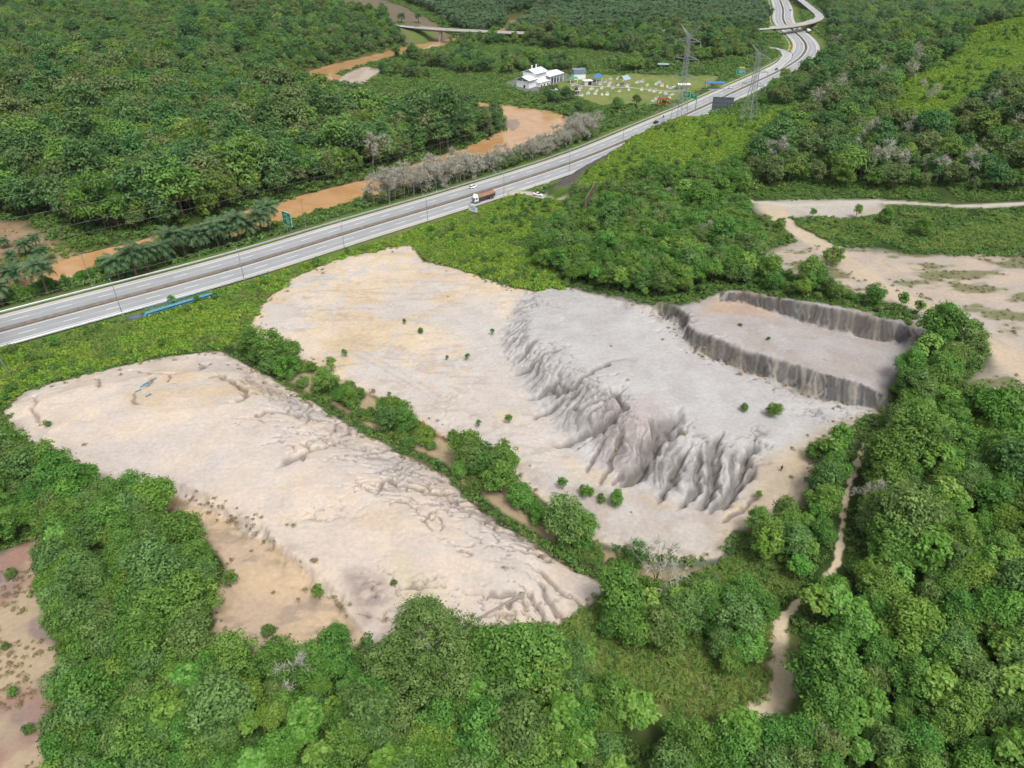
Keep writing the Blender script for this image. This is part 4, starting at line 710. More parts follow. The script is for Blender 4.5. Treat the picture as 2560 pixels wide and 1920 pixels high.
for i in range(4):
    rg = np.random.default_rng(500 + i); mb, V = bare_mesh(rg, 10.5, .5, 4); me = mb.mesh('trunk', M_PALE)
    PROTO['bare'].append((me, leaf_mesh('twigs', V, np.arange(len(V)).reshape(-1, 4), rg.random(len(V) // 4), F_DRY)))
def palm_meshes(rg, h, nf, fl, m):
    tm = MB(); tm.tube([(0, 0, -.5), (rg.normal() * .15, rg.normal() * .15, h * .5), (0, 0, h)], [.34, .28, .32], 8)
    V = []; lv = []
    for i in range(nf):
        az = i * 2.399 + rg.normal() * .1; el = 1.25 - 1.5 * i / nf + rg.normal() * .08; p = Vector((0, 0, h)); e = Vector((math.cos(az), math.sin(az), 0)); L = fl * (.85 + .3 * rg.random()); n = 11; tone = rg.random()
        side = Vector((-math.sin(az), math.cos(az), 0)); pr = p
        for k in range(n):
            t = k / n; a = el - t * 1.35; q = pr + (e * math.cos(a) + Vector((0, 0, math.sin(a)))) * (L / n); d = (q - pr)
            w = .05; V += [pr - side * w, pr + side * w, q + side * w, q - side * w]; lv.append(.5)
            for s in (-1, 1):
                for j in (.0, .33, .66):
                    b = pr + d * j; ll = 1.05 * math.sin(min(1, t + .18) * 2.6) ** .6 * (.85 + .3 * rg.random()); tip = b + side * s * ll * .85 + d.normalized() * ll * .45 + Vector((0, 0, -.45 * ll + rg.normal() * .12)); dn = d.normalized() * .07
                    V += [b - dn, b + dn, tip + dn * .4, tip - dn * .4]; lv.append(np.clip(.2 + .4 * tone + .35 * rg.random(), 0, 1))
            pr = q
    V = np.array([tuple(v) for v in V]); return tm.mesh('trunk', M_BARK), leaf_mesh('crown', V, np.arange(len(V)).reshape(-1, 4), np.array(lv), m)
PROTO['palm'] = [palm_meshes(np.random.default_rng(600 + i), 5.0 + i * .8, 30, 3.9, F_PALM) for i in range(3)]
def tuft(kind, n, rad, cnt, ll, lw, m, h=.5, blade=False):
    PROTO[kind] = []
    for i in range(n):
        rg = np.random.default_rng(hash_seed(kind) + i)
        k = 9; c = np.column_stack([rg.normal(size=(k, 2)) * rad * .45, np.full(k, h * .35) + rg.random(k) * h * .3]); r = rad * (.35 + .3 * rg.random(k))
        V, Fq, lv = leaf_cloud(c, r, cnt / k, ll, lw, rg, .25 if blade else .8, .7, .3, .3)
        PROTO[kind].append((None, leaf_mesh(kind, V, Fq, lv, m)))
tuft('fern', 3, 1.0, 170, .52, .26, F_FERN); tuft('weed', 3, .8, 130, .36, .19, F_SCRUB); tuft('sedge', 3, .8, 130, .75, .10, F_GRASS, .7, True); tuft('straw', 2, .7, 90, .6, .08, F_DRYG, .5, True)
# ------------------------------------------------------------------ scatter
TRK_PTS = np.vstack([TRACK, TRACK2])
def blocked(x, y, margin=1.5, bare=True, riv=11.5, path=1.6):
    b = np.zeros(x.shape, bool)
    for pl, d in ((MW, 14.5), (SLIP, 6), (RAMP, 6.5), (RIV, riv), (TRACK, 4), (TRACK2, 4), (FOOTPATH, path)):
        k = near(x, y, pl, d + margin); b[k] |= pdist(x[k], y[k], pl)[0] < d + margin * .6
    for R in ((R_MOUND, R_FLAT, R_BENCH, R_TERR, R_PINK, R_PAD, R_CEM, R_TRK, R_LAY, R_BAR1, R_BAR2) if bare else (R_PAD,)):
        k = near(x, y, R, margin); b[k] |= sdpoly(x[k], y[k], R) > -margin
    return b
def visible(x, y, z, mx=260):
    px, py = to_px(x, y, z); return (px > -mx) & (px < 2560 + mx) & (py > -260) & (py < 1920 + mx * 1.3) & (y > 12)
def scatter(R, sp, seed, margin=1.5, bare=True, keep=None, riv=13.0, path=1.6):
    rg = np.random.default_rng(seed); R = np.asarray(R); a, b = R[:, :2].min(0), R[:, :2].max(0)
    a = np.maximum(a, (-1000, 14)); b = np.minimum(b, (1000, 1500))
    X, Y = np.meshgrid(np.arange(a[0], b[0], sp), np.arange(a[1], b[1], sp * .87)); X = X + (np.arange(X.shape[0])[:, None] % 2) * sp * .5
    x = (X + rg.uniform(-.42, .42, X.shape) * sp).ravel(); y = (Y + rg.uniform(-.42, .42, Y.shape) * sp).ravel()
    k = visible(x, y, np.full(x.shape, 8.0)); x, y = x[k], y[k]; k = inpoly(x, y, R); x, y = x[k], y[k]; k = ~blocked(x, y, margin, bare, riv, path); x, y = x[k], y[k]
    if keep is not None: k = keep(x, y, rg); x, y = x[k], y[k]
    if not len(x): return np.zeros((0, 3))
    return np.column_stack([x, y, ground_z(x, y)])
SRC = {}
def place(kind, var, p, sc, rot, name, label, cat, group=None, parts=('trunk', 'crown')):
    tm, cm = PROTO[kind][var]; e = empty(name, p, rot, label, cat, group); e.scale = (sc, sc, sc) if not hasattr(sc, '__len__') else sc
    oc = obj(parts[1], cm, e); ot = obj(parts[0], tm, e) if tm else None
    SRC.setdefault((kind, var), (oc, ot)); return e
def stuff_gn(name, pts, items, label, src=None):
    """pts: x y z scale rot index; items: list of (kind, variant); meshes are taken from the trees that stand in the scene, or from src"""
    me = bpy.data.meshes.new(name); me.vertices.add(len(pts)); me.vertices.foreach_set('co', pts[:, :3].astype(np.float32).ravel())
    for nm, c, t in (('scl', 3, 'FLOAT'), ('rot', 4, 'FLOAT'), ('pid', 5, 'INT')):
        a = me.attributes.new(nm, t, 'POINT'); a.data.foreach_set('value', pts[:, c].astype(np.int32 if t == 'INT' else np.float32))
    o = obj(name, me); tag(o, label, kind='stuff')
    ng = bpy.data.node_groups.new(name, 'GeometryNodeTree'); ng.interface.new_socket('Geometry', in_out='INPUT', socket_type='NodeSocketGeometry'); ng.interface.new_socket('Geometry', in_out='OUTPUT', socket_type='NodeSocketGeometry')
    nd = ng.nodes; lk = ng.links.new; gi = nd.new('NodeGroupInput'); go = nd.new('NodeGroupOutput'); jn = nd.new('GeometryNodeJoinGeometry')
    for it in reversed(items):
        if it in SRC:
            j2 = nd.new('GeometryNodeJoinGeometry')
            for q in SRC[it]:
                if q is not None: oi = nd.new('GeometryNodeObjectInfo'); oi.inputs['Object'].default_value = q; oi.transform_space = 'ORIGINAL'; lk(oi.outputs['Geometry'], j2.inputs[0])
            out = j2.outputs[0]
        gti = nd.new('GeometryNodeGeometryToInstance'); lk(out, gti.inputs[0]); lk(gti.outputs[0], jn.inputs[0])
    iop = nd.new('GeometryNodeInstanceOnPoints'); iop.inputs['Pick Instance'].default_value = True; lk(gi.outputs[0], iop.inputs['Points']); lk(jn.outputs[0], iop.inputs['Instance'])
    def na(nm, t): n = nd.new('GeometryNodeInputNamedAttribute'); n.data_type = t; n.inputs[0].default_value = nm; return n.outputs[0]
    lk(na('pid', 'INT'), iop.inputs['Instance Index']); lk(na('scl', 'FLOAT'), iop.inputs['Scale']); cx = nd.new('ShaderNodeCombineXYZ'); lk(na('rot', 'FLOAT'), cx.inputs[2]); er = nd.new('FunctionNodeEulerToRotation'); lk(cx.outputs[0], er.inputs[0]); lk(er.outputs[0], iop.inputs['Rotation'])
    lk(iop.outputs[0], go.inputs[0]); md = o.modifiers.new('scatter', 'NODES'); md.node_group = ng
    return o
def with_attr(p, items_w, seed, smin=.8, smax=1.25):
    """append scale, rotation and kind index drawn by weight"""
    rg = np.random.default_rng(seed); w = np.array(items_w, float); w /= w.sum()
    return np.column_stack([p, rg.uniform(smin, smax, len(p)), rg.uniform(0, 6.283, len(p)), rg.choice(len(w), len(p), p=w)])
def not_in(*Rs):
    def k(x, y, rg):
        b = np.zeros(x.shape, bool)
        for R in Rs: b |= sdpoly(x, y, R) > -.5
        return ~b
    return k
# near woods: (outline, label, spacing, weights over NEAR_KINDS)
NEAR_KINDS = [('acacia', i) for i in range(6)] + [('big_leaf', i) for i in range(3)] + [('scrub', i) for i in range(4)] + [('sapling', i) for i in range(3)]
wts = lambda a, b, s, p: [a] * 6 + [b] * 3 + [s] * 4 + [p] * 3
Z_LEFT1 = PP([(-320, 1060), (0, 1120), (140, 1195), (260, 1250), (390, 1300), (470, 1375), (300, 1390), (110, 1385), (0, 1440), (-320, 1480)], 0)
Z_LEFT2 = PP([(150, 1440), (400, 1405), (510, 1430), (560, 1560), (530, 1700), (590, 1800), (600, 2150), (110, 2150), (165, 1800), (200, 1660), (120, 1570)], 0)
Z_BOT = PP([(530, 1690), (700, 1690), (800, 1650), (940, 1720), (1280, 1690), (1400, 1650), (1500, 1700), (1680, 1770), (1700, 1810), (1560, 1870), (1520, 2150), (560, 2150), (560, 1800)], -1)
Z_CEN = PP([(1540, 1540), (1610, 1495), (1760, 1485), (1870, 1530), (1915, 1590), (1910, 1690), (1830, 1730), (1640, 1680), (1500, 1620), (1470, 1560)], -2)
Z_PATH = PP([(2060, 1110, 4), (2130, 1120, 4.5), (2110, 1190, 4), (2090, 1280, 3.6), (2080, 1390, 2.4), (2010, 1460, 1), (1900, 1420, -1), (1880, 1340, -.5), (1980, 1310, 1), (2050, 1200, 2.6)], 2)
Z_RIGHT = PP([(2180, 1120, 5), (2260, 1060, 6.5), (2340, 1010, 8.5), (2450, 1030, 10.5), (2700, 1080, 11), (2960, 1150, 12), (2960, 2150, 5), (1960, 2150, -1), (1990, 1900, -1), (1960, 1800, -1.5), (2010, 1740, -1), (2000, 1640, -.5), (1975, 1580, -.5), (2060, 1500, 1), (2130, 1420, 2.6), (2140, 1290, 4)], 3)
Z_BOTR = PP([(1700, 1830), (1900, 1830), (1980, 1840), (1990, 2150), (1560, 2150), (1600, 1890)], -1.5)
Z_SCARP = PP([(2150, 905, 9), (2250, 880, 9), (2330, 830, 11), (2400, 815, 12.5), (2440, 850, 12), (2430, 930, 11), (2350, 1000, 9), (2260, 1050, 6.5), (2235, 980, 8)], 9)
Z_MID = PP([(1320, 660, 2), (1400, 560, 3), (1450, 515, 3), (1600, 470, 9), (1750, 445, 13), (1850, 430, 15), (1880, 500, 13), (1860, 560, 12.5), (1900, 640, 12), (1880, 700, 12), (1790, 722, 9.5), (1640, 745, 7.5), (1500, 728, 4), (1400, 700, 3)], 6)
Z_MIDR = PP([(1870, 640, 12), (1960, 660, 12.6), (2150, 735, 13), (2330, 800, 13), (2310, 815, 12), (2050, 752, 13.4), (1840, 715, 11)], 12)
Z_FIELD = PP([(1890, 540, 13.3), (2000, 560, 13), (2200, 535, 14.5), (2700, 530, 16), (2700, 640, 14), (2330, 630, 13), (2100, 610, 13), (1990, 590, 12.8), (1900, 600, 12.5)], 14)
Z_GULLY = np.vstack([PP([(560, 850), (640, 862), (760, 905), (880, 960), (1000, 1028), (1110, 1090), (1200, 1140), (1310, 1225), (1420, 1305), (1520, 1365), (1640, 1405), (1780, 1420)], -2.5), PP([(1600, 1450), (1530, 1440), (1450, 1392), (1340, 1328), (1240, 1270), (1160, 1205), (1120, 1160), (1020, 1115), (900, 1052), (790, 990), (690, 935), (600, 885)], -2.6)])
ZN = [(Z_LEFT1, 'leafy young tree in the thicket at the left edge, beyond the bare pink soil', 3.0, wts(3, .3, .6, .3)), (Z_LEFT2, 'leafy young tree in the dense thicket at the lower left, beside the sandy terrace', 3.0, wts(3, .2, .7, .4)),
      (Z_BOT, 'leafy tree in the wood along the bottom edge, around the great dome tree', 3.3, wts(2, 1.2, .8, .3)), (Z_CEN, 'leafy tree in the round thicket between the two clearings and the bending footpath', 3.0, wts(3, .5, .6, .3)),
      (Z_PATH, 'leafy tree in the narrow belt between the pale clearing and the footpath', 3.0, wts(2, 1, 1, .5)), (Z_RIGHT, 'leafy tree in the dense wood right of the footpath', 3.3, wts(2, 1.6, .6, .3)),
      (Z_BOTR, 'leafy tree below the sandy end of the footpath at the bottom edge', 3.0, wts(1.5, 1, 1.5, .5)), (Z_SCARP, 'leafy tree beside the far end of the grey fluted scarps', 2.8, wts(3, .6, 1, .8)),
      (Z_MID, 'leafy tree in the wood between the grey mound and the fern hill', 3.1, wts(3, .5, .6, .4)), (Z_MIDR, 'shrubby tree on the bank above the upper scarp', 3.4, wts(.5, .05, 2.5, 1))]
ZN.append((PP([(270, 1235), (390, 1250), (470, 1312), (555, 1412), (540, 1500), (500, 1470), (400, 1400), (240, 1290)], 0), 'leafy young tree between the thicket and the orange strip of the terrace', 2.9, wts(3, .2, .6, .4)))
ZN.append((Z_GULLY, 'low shrub in the broken hedge along the gully', 2.2, wts(.3, 0, 2.2, .9), lambda x, y, rg: fbm(x / 7, y / 7, 145, 3) > -.04))
allp = []
for zi, (R, lab, sp, w, *kp) in enumerate(ZN):
    p = scatter(R, sp, 900 + zi, 1.6, path=2.5, keep=kp[0] if kp else not_in(R_CLEAR)); q = with_attr(p, w, 950 + zi, .66, 1.14); q[:, 3] *= 1.0 + .35 * np.random.default_rng(980 + zi).random(len(q)) ** 2; q[:, 3] *= np.where(np.random.default_rng(990 + zi).random(len(q)) < .09, np.where(q[:, 5] < 6, 1.45, 1), 1); allp.append(np.column_stack([q, np.full(len(q), zi)]))
allp = np.vstack(allp)
# keep the great tree's and the dead tree's places free
GREAT = at(1078, 1712); DEAD = at(1632, 1500)
allp = allp[(np.hypot(allp[:, 0] - GREAT[0], allp[:, 1] - GREAT[1]) > 7.0) & (np.hypot(allp[:, 0] - DEAD[0], allp[:, 1] - DEAD[1]) > 2.0)]
px, py = to_px(allp[:, 0], allp[:, 1], allp[:, 2] + 4); inside = (px > -20) & (px < 2580) & (py > -20) & (py < 1960) & (allp[:, 5] < 9)
size = np.where(inside, 1 / np.hypot(np.hypot(allp[:, 0], allp[:, 1]), CAM_H - 5) * allp[:, 3], 0); order = np.argsort(-size)
ind = order[:290]; ind = ind[size[ind] > 0]; rest = np.setdiff1d(np.arange(len(allp)), ind)
for k in ind:
    q = allp[k]; kind, var = NEAR_KINDS[int(q[5])]
    lab = ZN[int(q[6])][1]
    if kind == 'big_leaf': lab = lab.replace('leafy young tree', 'bright large-leaved tree').replace('leafy tree', 'bright large-leaved tree')
    place(kind, var, q[:3], q[3], q[4], 'broadleaf_tree' if kind == 'acacia' else 'large_leaved_tree', lab, 'tree', 'trees of the ' + lab.split(' in the ')[-1].split(',')[0] if ' in the ' in lab else lab)
# ------------------------------------------------------------------ single bushes and saplings in the clearings and along the gully (photo px, kind, scale, label)
SINGLE = [((645, 905), 'bush', .75, 'small dark bush at the upper end of the gully, nearest the motorway'), ((676, 935), 'bush', .95, 'rounded bush on the upper gully bank, beside the larger dark one'), ((722, 942), 'bush', 1.05, 'largest dark rounded bush on the upper gully bank'),
 ((782, 935), 'sapling', 1.5, 'thin young tree after the dark bushes on the gully bank'), ((830, 930), 'sapling', 1.7, 'airy young tree at the sand side of the upper gully'), ((815, 975), 'bush', .65, 'low green bush in the gully below the airy young tree'), ((758, 965), 'scrub', 1.5, 'low scrub on the mound side of the upper gully'),
 ((881, 1020), 'bush', .85, 'bright bush in the middle of the vegetated gully'), ((930, 1040), 'scrub', 1.4, 'low scrub in the gully below the bright bush'), ((1000, 1085), 'scrub', 1.6, 'spreading scrub on the mound lip above the orange stream stain'), ((1062, 1108), 'bush', 1.0, 'full round tree standing over the orange stream stain'), ((1134, 1100), 'bush', .6, 'small upright tree alone on the sand beside the orange stream stain'),
 ((1150, 1190), 'bush', .8, 'grey-green bush on the mound side of the large gully clump'), ((1215, 1175), 'bush', 1.2, 'tall tree at the top of the large gully clump'), ((1262, 1165), 'bush', 1.05, 'leafy tree at the sand side of the large gully clump'), ((1250, 1230), 'bush', 1.2, 'broad tree in the middle of the large gully clump'), ((1300, 1265), 'bush', 1.1, 'leafy tree at the lower end of the large gully clump'), ((1190, 1230), 'scrub', 1.6, 'low bush beside the large gully clump'),
 ((1350, 1310), 'bush', .75, 'bush on the narrow gully below the large clump'), ((1400, 1340), 'bush', .65, 'bush on the gully beside the lower rilled mound edge'), ((1445, 1370), 'scrub', 1.4, 'scrub at the lower end of the gully hedge'),
 ((1406, 1222), 'sapling', 1.2, 'small sapling on the silt between gully and eroded mound'), ((1464, 1240), 'bush', .65, 'bushy sapling on the silt below the grey mound'), ((1540, 1262), 'bush', .8, 'open-crowned young tree on the silt below the grey mound'), ((1500, 1255), 'scrub', 1.0, 'dry scrub between the two saplings below the grey mound'),
 ((1859, 1028), 'bush', .5, 'small round bush alone on the grey plateau'), ((1932, 1040), 'bush', .8, 'spreading dark bush alone on the grey plateau'), ((2030, 1150), 'bush', .95, 'round green bush at the sandy edge above the footpath'), ((1894, 1250), 'sapling', .9, 'thin sapling on the sand below the standing person'),
 ((1052, 832), 'scrub', .8, 'low yellow-green bush on the open sand flat'), ((1011, 810), 'sapling', .7, 'thin sapling beside the low bush on the open sand flat'), ((1231, 838), 'sapling', .8, 'thin sapling at the foot of the fluted grey slope'), ((1169, 900), 'sapling', .8, 'sapling on a tuft of grass in the sand flat'), ((1118, 900), 'sapling', .6, 'tiny sapling on the white silt of the sand flat'),
 ((995, 1010), 'scrub', .9, 'low bush on the sand edge above the gully'), ((974, 992), 'sapling', .6, 'small sapling on the sand edge above the gully'), ((1272, 1058), 'sapling', 1.0, 'sapling by the foot of the eroded grey ridge'), ((1196, 1068), 'sapling', .8, 'sapling on the sand beyond the gully clump'), ((862, 892), 'sapling', .9, 'sapling at the gully side of the sand flat'),
 ((120, 1066), 'scrub', .8, 'small bush on the far left of the pale mound'), ((986, 1463), 'scrub', .6, 'tiny bush on the pale mound by the yellowish wash'), ((674, 1590), 'bush', .62, 'young tree alone on the sandy terrace'), ((580, 1468), 'sapling', 1.5, 'thin young tree at the thicket edge of the sandy terrace'), ((800, 1500), 'sapling', 1.4, 'thin young tree below the scarp of the sandy terrace'),
 ((850, 1600), 'bush', .9, 'leafy tree at the lower tip of the sandy terrace'), ((585, 1615), 'sapling', 1.2, 'sapling at the lower left of the sandy terrace'), ((2080, 660), 'bush', 1.25, 'bushy tree standing out above the upper scarp bank'), ((2050, 690), 'bush', .8, 'bush beside the standing-out tree above the upper scarp'), ((2250, 770), 'sapling', 1.8, 'tall thin tree with open crown behind the upper scarp'),
 ((2290, 790), 'sapling', 1.7, 'open-crowned tree beside the tall thin one behind the upper scarp'), ((2352, 800), 'sapling', 1.9, 'lone thin tree by the sandy track behind the upper scarp'), ((2210, 560), 'bush', 1.2, 'large bush by the pale lay-by'), ((2140, 545), 'sapling', 1.8, 'pale sapling in front of the lay-by'), ((2030, 545), 'sapling', 1.3, 'small sapling at the front edge of the lay-by'),
 ((1950, 570), 'bush', .8, 'bush where the two dirt tracks part'), ((2300, 590), 'bush', 1.3, 'rounded bush on the rough field below the track'), ((1920, 850), 'scrub', .5, 'small plant on the bench between the scarps'), ((1850, 815), 'scrub', .45, 'tiny plant on the bench near the orange stains'),
 ((30, 1440), 'scrub', .9, 'low scrub on the bare pink soil, upper left'), ((40, 1740), 'sapling', .8, 'thin sapling on the bare pink soil'), ((20, 1620), 'scrub', .7, 'small scrub low on the bare pink soil'), ((75, 1830), 'scrub', .8, 'small scrub on the pale patch of the pink soil')]
for i, ((a, b), kind, sc, lab) in enumerate(SINGLE):
    p = at(a, b); v = i % len(PROTO[kind]); place(kind, v, p, sc * (1.35 if kind == 'bush' and 'gully' in lab else 1.0), i * 1.7, {'bush': 'bush', 'scrub': 'scrub_bush', 'sapling': 'sapling'}[kind], lab, 'bush' if kind != 'sapling' else 'sapling')
# make sure every near variety stands somewhere as a tree of its own
extra = [(2420, 1350), (2300, 1500), (2500, 1700), (1700, 1550), (300, 1600), (900, 1850), (1400, 1780), (2200, 1300), (2350, 1120)]
for i, it in enumerate([k for k in NEAR_KINDS if k not in SRC]):
    place(it[0], it[1], at(*extra[i % len(extra)]), 1.0, i, 'sapling' if it[0] == 'sapling' else 'scrub_bush', 'low bush under the trees of the near woods', 'bush', 'low bushes under the near woods')
stuff_gn('woodland_trees', allp[rest][:, :6], NEAR_KINDS, 'mass of small leafy trees filling the woods around the clearings')
place('great', 0, GREAT, (1.2, 1.15, 1.05), .4, 'great_tree', 'great dome-shaped fine-leaved tree at the bottom of the clearing', 'tree')
# dead grey tree
rg = np.random.default_rng(77); mb, V = bare_mesh(rg, 15, .55, 4, .26); e = empty('dead_tree', DEAD, 0, 'dead grey tree with bare branches between the clearings and round thicket', 'tree')
mb.obj('trunk', M_PALE, e); obj('twigs', leaf_mesh('twigs', V, np.arange(len(V)).reshape(-1, 4), rg.random(len(V) // 4), F_DRY), e)
# ------------------------------------------------------------------ far woods
FAR = [('forest', i) for i in range(6)] + [('broad', i) for i in range(4)] + [('olive', i) for i in range(3)] + [('lite', i) for i in range(4)] + [('tall', i) for i in range(3)] + [('bamboo', i) for i in range(2)]
fw = lambda f, b, o, l, t, bm: [f] * 6 + [b] * 4 + [o] * 3 + [l] * 4 + [t] * 3 + [bm] * 2
Z_WEST = PP([(-500, 620), (-100, 575), (0, 550), (140, 545), (250, 575), (400, 560), (560, 535), (680, 510), (850, 462), (960, 430), (1050, 402), (1130, 372), (1225, 345), (1262, 332), (1258, 302), (1240, 285), (1150, 276), (1000, 268), (860, 246), (775, 218), (765, 192), (800, 165), (950, 130), (1050, 110), (1030, 82), (1000, 72), (850, 30), (640, 14), (560, -10), (300, -25), (-500, -25)], 0)
Z_EAST = PP([(1880, 262, 12), (1930, 228, 5), (2000, 190, 3), (2075, 150, 3), (2098, 112, 3), (2070, 84, 4), (2075, 45, 6), (2040, -10, 8), (2200, -26, 20), (2950, -26, 40), (2950, 490, 18), (2560, 490, 16), (2300, 485, 15), (2050, 480, 14), (1950, 478, 14), (1870, 440, 15), (1880, 370, 17), (2000, 300, 17.5), (2050, 262, 17)], 16)
Z_NORTH = PP([(1110, 98), (1250, 100), (1380, 96), (1500, 92), (1680, 90), (1890, 86), (1900, 110), (1900, 140), (1860, 150), (1760, 160), (1690, 158), (1600, 145), (1480, 128), (1350, 122), (1260, 112), (1150, 108)], -1)
Z_NORTH2 = PP([(1000, 58), (1100, 52), (1180, 60), (1250, 66), (1300, 72), (1700, 66), (1900, 64), (1930, 40), (1900, 10), (1880, -20), (900, -25), (1020, 8), (1120, 50)], 6)
Z_BACK = PP([(1250, 190), (1290, 150), (1420, 165), (1560, 172), (1660, 170), (1640, 182), (1420, 186), (1330, 190)], -2)
Z_SHOREL = PP([(940, 165), (1000, 140), (1120, 135), (1200, 160), (1230, 185), (1160, 205), (1010, 200), (930, 190)], -3)
Z_STRIP = PP([(1000, 470), (1080, 446), (1200, 410), (1350, 366), (1500, 326), (1600, 293), (1640, 275), (1590, 262), (1500, 282), (1440, 300), (1380, 336), (1250, 372), (1100, 415), (980, 448)], -3)
Z_CEMT = PP([(1360, 240), (1440, 248), (1500, 262), (1600, 258), (1640, 262), (1560, 285), (1450, 290), (1360, 262)], -3)
def thin(seed, f, sc):
    def k(x, y, rg): return fbm(x / sc, y / sc, seed, 3) > f
    return k
def not_in(*Rs):
    def k(x, y, rg):
        b = np.zeros(x.shape, bool)
        for R in Rs: b |= sdpoly(x, y, R) > -2
        return ~b
    return k
ZF = [(Z_WEST, 6.6, fw(3, 1.6, 1.5, 2.2, .9, 1.6), not_in(R_ORCH, R_JHILL), 'tall leafy tree in the great forest beyond the brown river'), (Z_EAST, 6.4, fw(3, 1.6, 2.0, 1.8, 1, .3), not_in(R_FERN, R_FERN2), 'leafy tree on the wooded hill right of the motorway'),
      (Z_NORTH, 6.5, fw(2, 1.5, .4, 2.2, .6, .3), None, 'leafy tree in the wood behind the white hall and cemetery'), (Z_BACK, 7, fw(1, .5, 1, 2, .2, .3), thin(201, 0.0, 30), 'leafy tree in the meadow behind the white hall'), (Z_SHOREL, 7, fw(3, 2, .3, 1.5, .2, .2), thin(202, -.05, 30), 'dark leafy tree in the meadow by the river bend'),
      (Z_CEMT, 6, fw(3, 2, 1, 1, .2, 0), thin(203, -.1, 14), 'dark leafy tree between the cemetery and the river bend')]
fp = []
for zi, (R, sp, w, keep, lab) in enumerate(ZF):
    p = scatter(R, sp, 300 + zi, 2.0, True, keep, 12.5); q = with_attr(p, w, 340 + zi, .6, 1.15); q[:, 3] *= (1 + .75 * np.random.default_rng(360 + zi).random(len(q)) ** 3) * ((1.32 - .32 * sstep(380, 620, q[:, 1])) if zi == 0 else .82); q[:, 3] *= 1 - (.38 if zi == 0 else .3) * (1 - sstep(24, 60, np.minimum(pdist(q[:, 0], q[:, 1], RIV)[0] + 60 * (q[:, 1] < 400), pdist(q[:, 0], q[:, 1], MW)[0]))); fp.append(np.column_stack([q, np.full(len(q), zi)]))
fp = np.vstack(fp); px, py = to_px(fp[:, 0], fp[:, 1], fp[:, 2] + 8); inside = (px > -10) & (px < 2570) & (py > 5)
size = np.where(inside, fp[:, 3] / np.hypot(np.hypot(fp[:, 0], fp[:, 1]), CAM_H), 0); order = np.argsort(-size)
ind = list(order[:210])
for zi in (2, 3, 4, 5): ind += [k for k in order if fp[k, 6] == zi and size[k] > 0][:22]
for it in range(len(FAR)):                                   # one of every variety at least
    if not any(int(fp[k, 5]) == it for k in ind): ind.append([k for k in order if int(fp[k, 5]) == it][0])
ind = np.array(sorted(set(ind))); rest = np.setdiff1d(np.arange(len(fp)), ind)
LOOK = {'forest': 'dark', 'broad': 'wide-crowned', 'olive': 'olive-green', 'lite': 'pale green', 'tall': 'tall pointed', 'bamboo': 'feathery'}
for k in ind:
    q = fp[k]; kind, var = FAR[int(q[5])]; lab = ZF[int(q[6])][4]
    lab = LOOK[kind] + ' ' + lab.replace('tall ', '').replace('dark ', '').replace('leafy tree', 'bamboo clump' if kind == 'bamboo' else 'tree')
    place(kind, var, q[:3], q[3], q[4], 'bamboo_clump' if kind == 'bamboo' else 'forest_tree', lab, 'bamboo' if kind == 'bamboo' else 'tree', lab.split(' ', 1)[1])
stuff_gn('forest', fp[rest][:, :6], FAR, 'dense green forest covering the land beyond the river and the hills')
# bare trees
sa, sb_ = s_at(MW, 1010, 540)[0], s_at(MW, 1650, 314)[0]; rg = np.random.default_rng(4); ss_ = np.arange(sa, sb_, 2.1); sp = np.vstack([along(MW, q, -rg.uniform(17, 26)) for q in np.repeat(ss_, 2)]); sp[:, 2] = ground_z(sp[:, 0], sp[:, 1]); sp = sp[sp[:, 2] > WATER + .3]
rg = np.random.default_rng(5)
for i, p in enumerate(sp[:150]):
    k = rg.random()
    if k < .72: place('bare', i % 4, p, rg.uniform(.95, 1.4) * (1 if to_px(*p)[0] < 1180 or to_px(*p)[0] > 1420 else .75), rg.uniform(0, 6), 'bare_tree', 'leafless grey tree in the row between the motorway and the river', 'tree', 'leafless grey trees along the motorway', ('trunk', 'twigs'))
    else: place('olive', i % 3, p, rg.uniform(.45, .7), rg.uniform(0, 6), 'roadside_tree', 'small olive-green tree among the leafless grey roadside trees', 'tree', 'green trees among the leafless row')
rg = np.random.default_rng(9)
for zi, (Z, n, lab) in enumerate(((Z_RIGHT, 9, 'thin grey leafless stem among the trees right of the footpath'), (Z_BOT, 4, 'thin grey leafless stem among the trees along the bottom edge'), (Z_MID, 5, 'thin grey leafless stem in the wood below the fern hill'))):
    c = scatter(Z, 9, 640 + zi, 2); c = c[rg.permutation(len(c))[:n]]
    for i, p in enumerate(c): place('bare', i % 4, p, rg.uniform(.6, .85), i, 'bare_tree', lab, 'tree', lab, ('trunk', 'twigs'))
BT = [((560, 350), 1.2, 'pale leafless tree standing in the middle of the great forest'), ((265, 455), 1.5, 'wide grey leafless tree in the forest behind the orchard'), ((232, 372), 1.1, 'white forked dead tree rising from the left of the forest'), ((290, 470), 1.3, 'brownish leafless tree beside the wide grey one in the forest'),
      ((345, 150), 1.2, 'grey leafless tree far back in the great forest'), ((310, 160), 1.1, 'grey leafless tree left of the pale far one in the forest'), ((470, 420), .9, 'small leafless tree in the forest above the bamboo'), ((705, 95), 1.1, 'grey leafless tree near the upper river bend'), ((2210, 430), 1.5, 'broad grey leafless bush-like tree above the dirt track'), ((2335, 440), 1.4, 'purplish leafless tree above the dirt track, further right'),
      ((2270, 185), 1.3, 'pale leafless tree high on the wooded hill, above the road'), ((2270, 345), 1.1, 'leafless tree on the wooded hill below the pale one'), ((2530, 290), 1.2, 'brown leafless tree at the right edge of the wooded hill'), ((2310, 230), 1.1, 'bent leafless tree beside the bright fern slope'), ((2460, 270), 1.3, 'leafless tree in the gap on the right hill'), ((2090, 100), 1.0, 'brown bare tree near the overbridge ramp')]
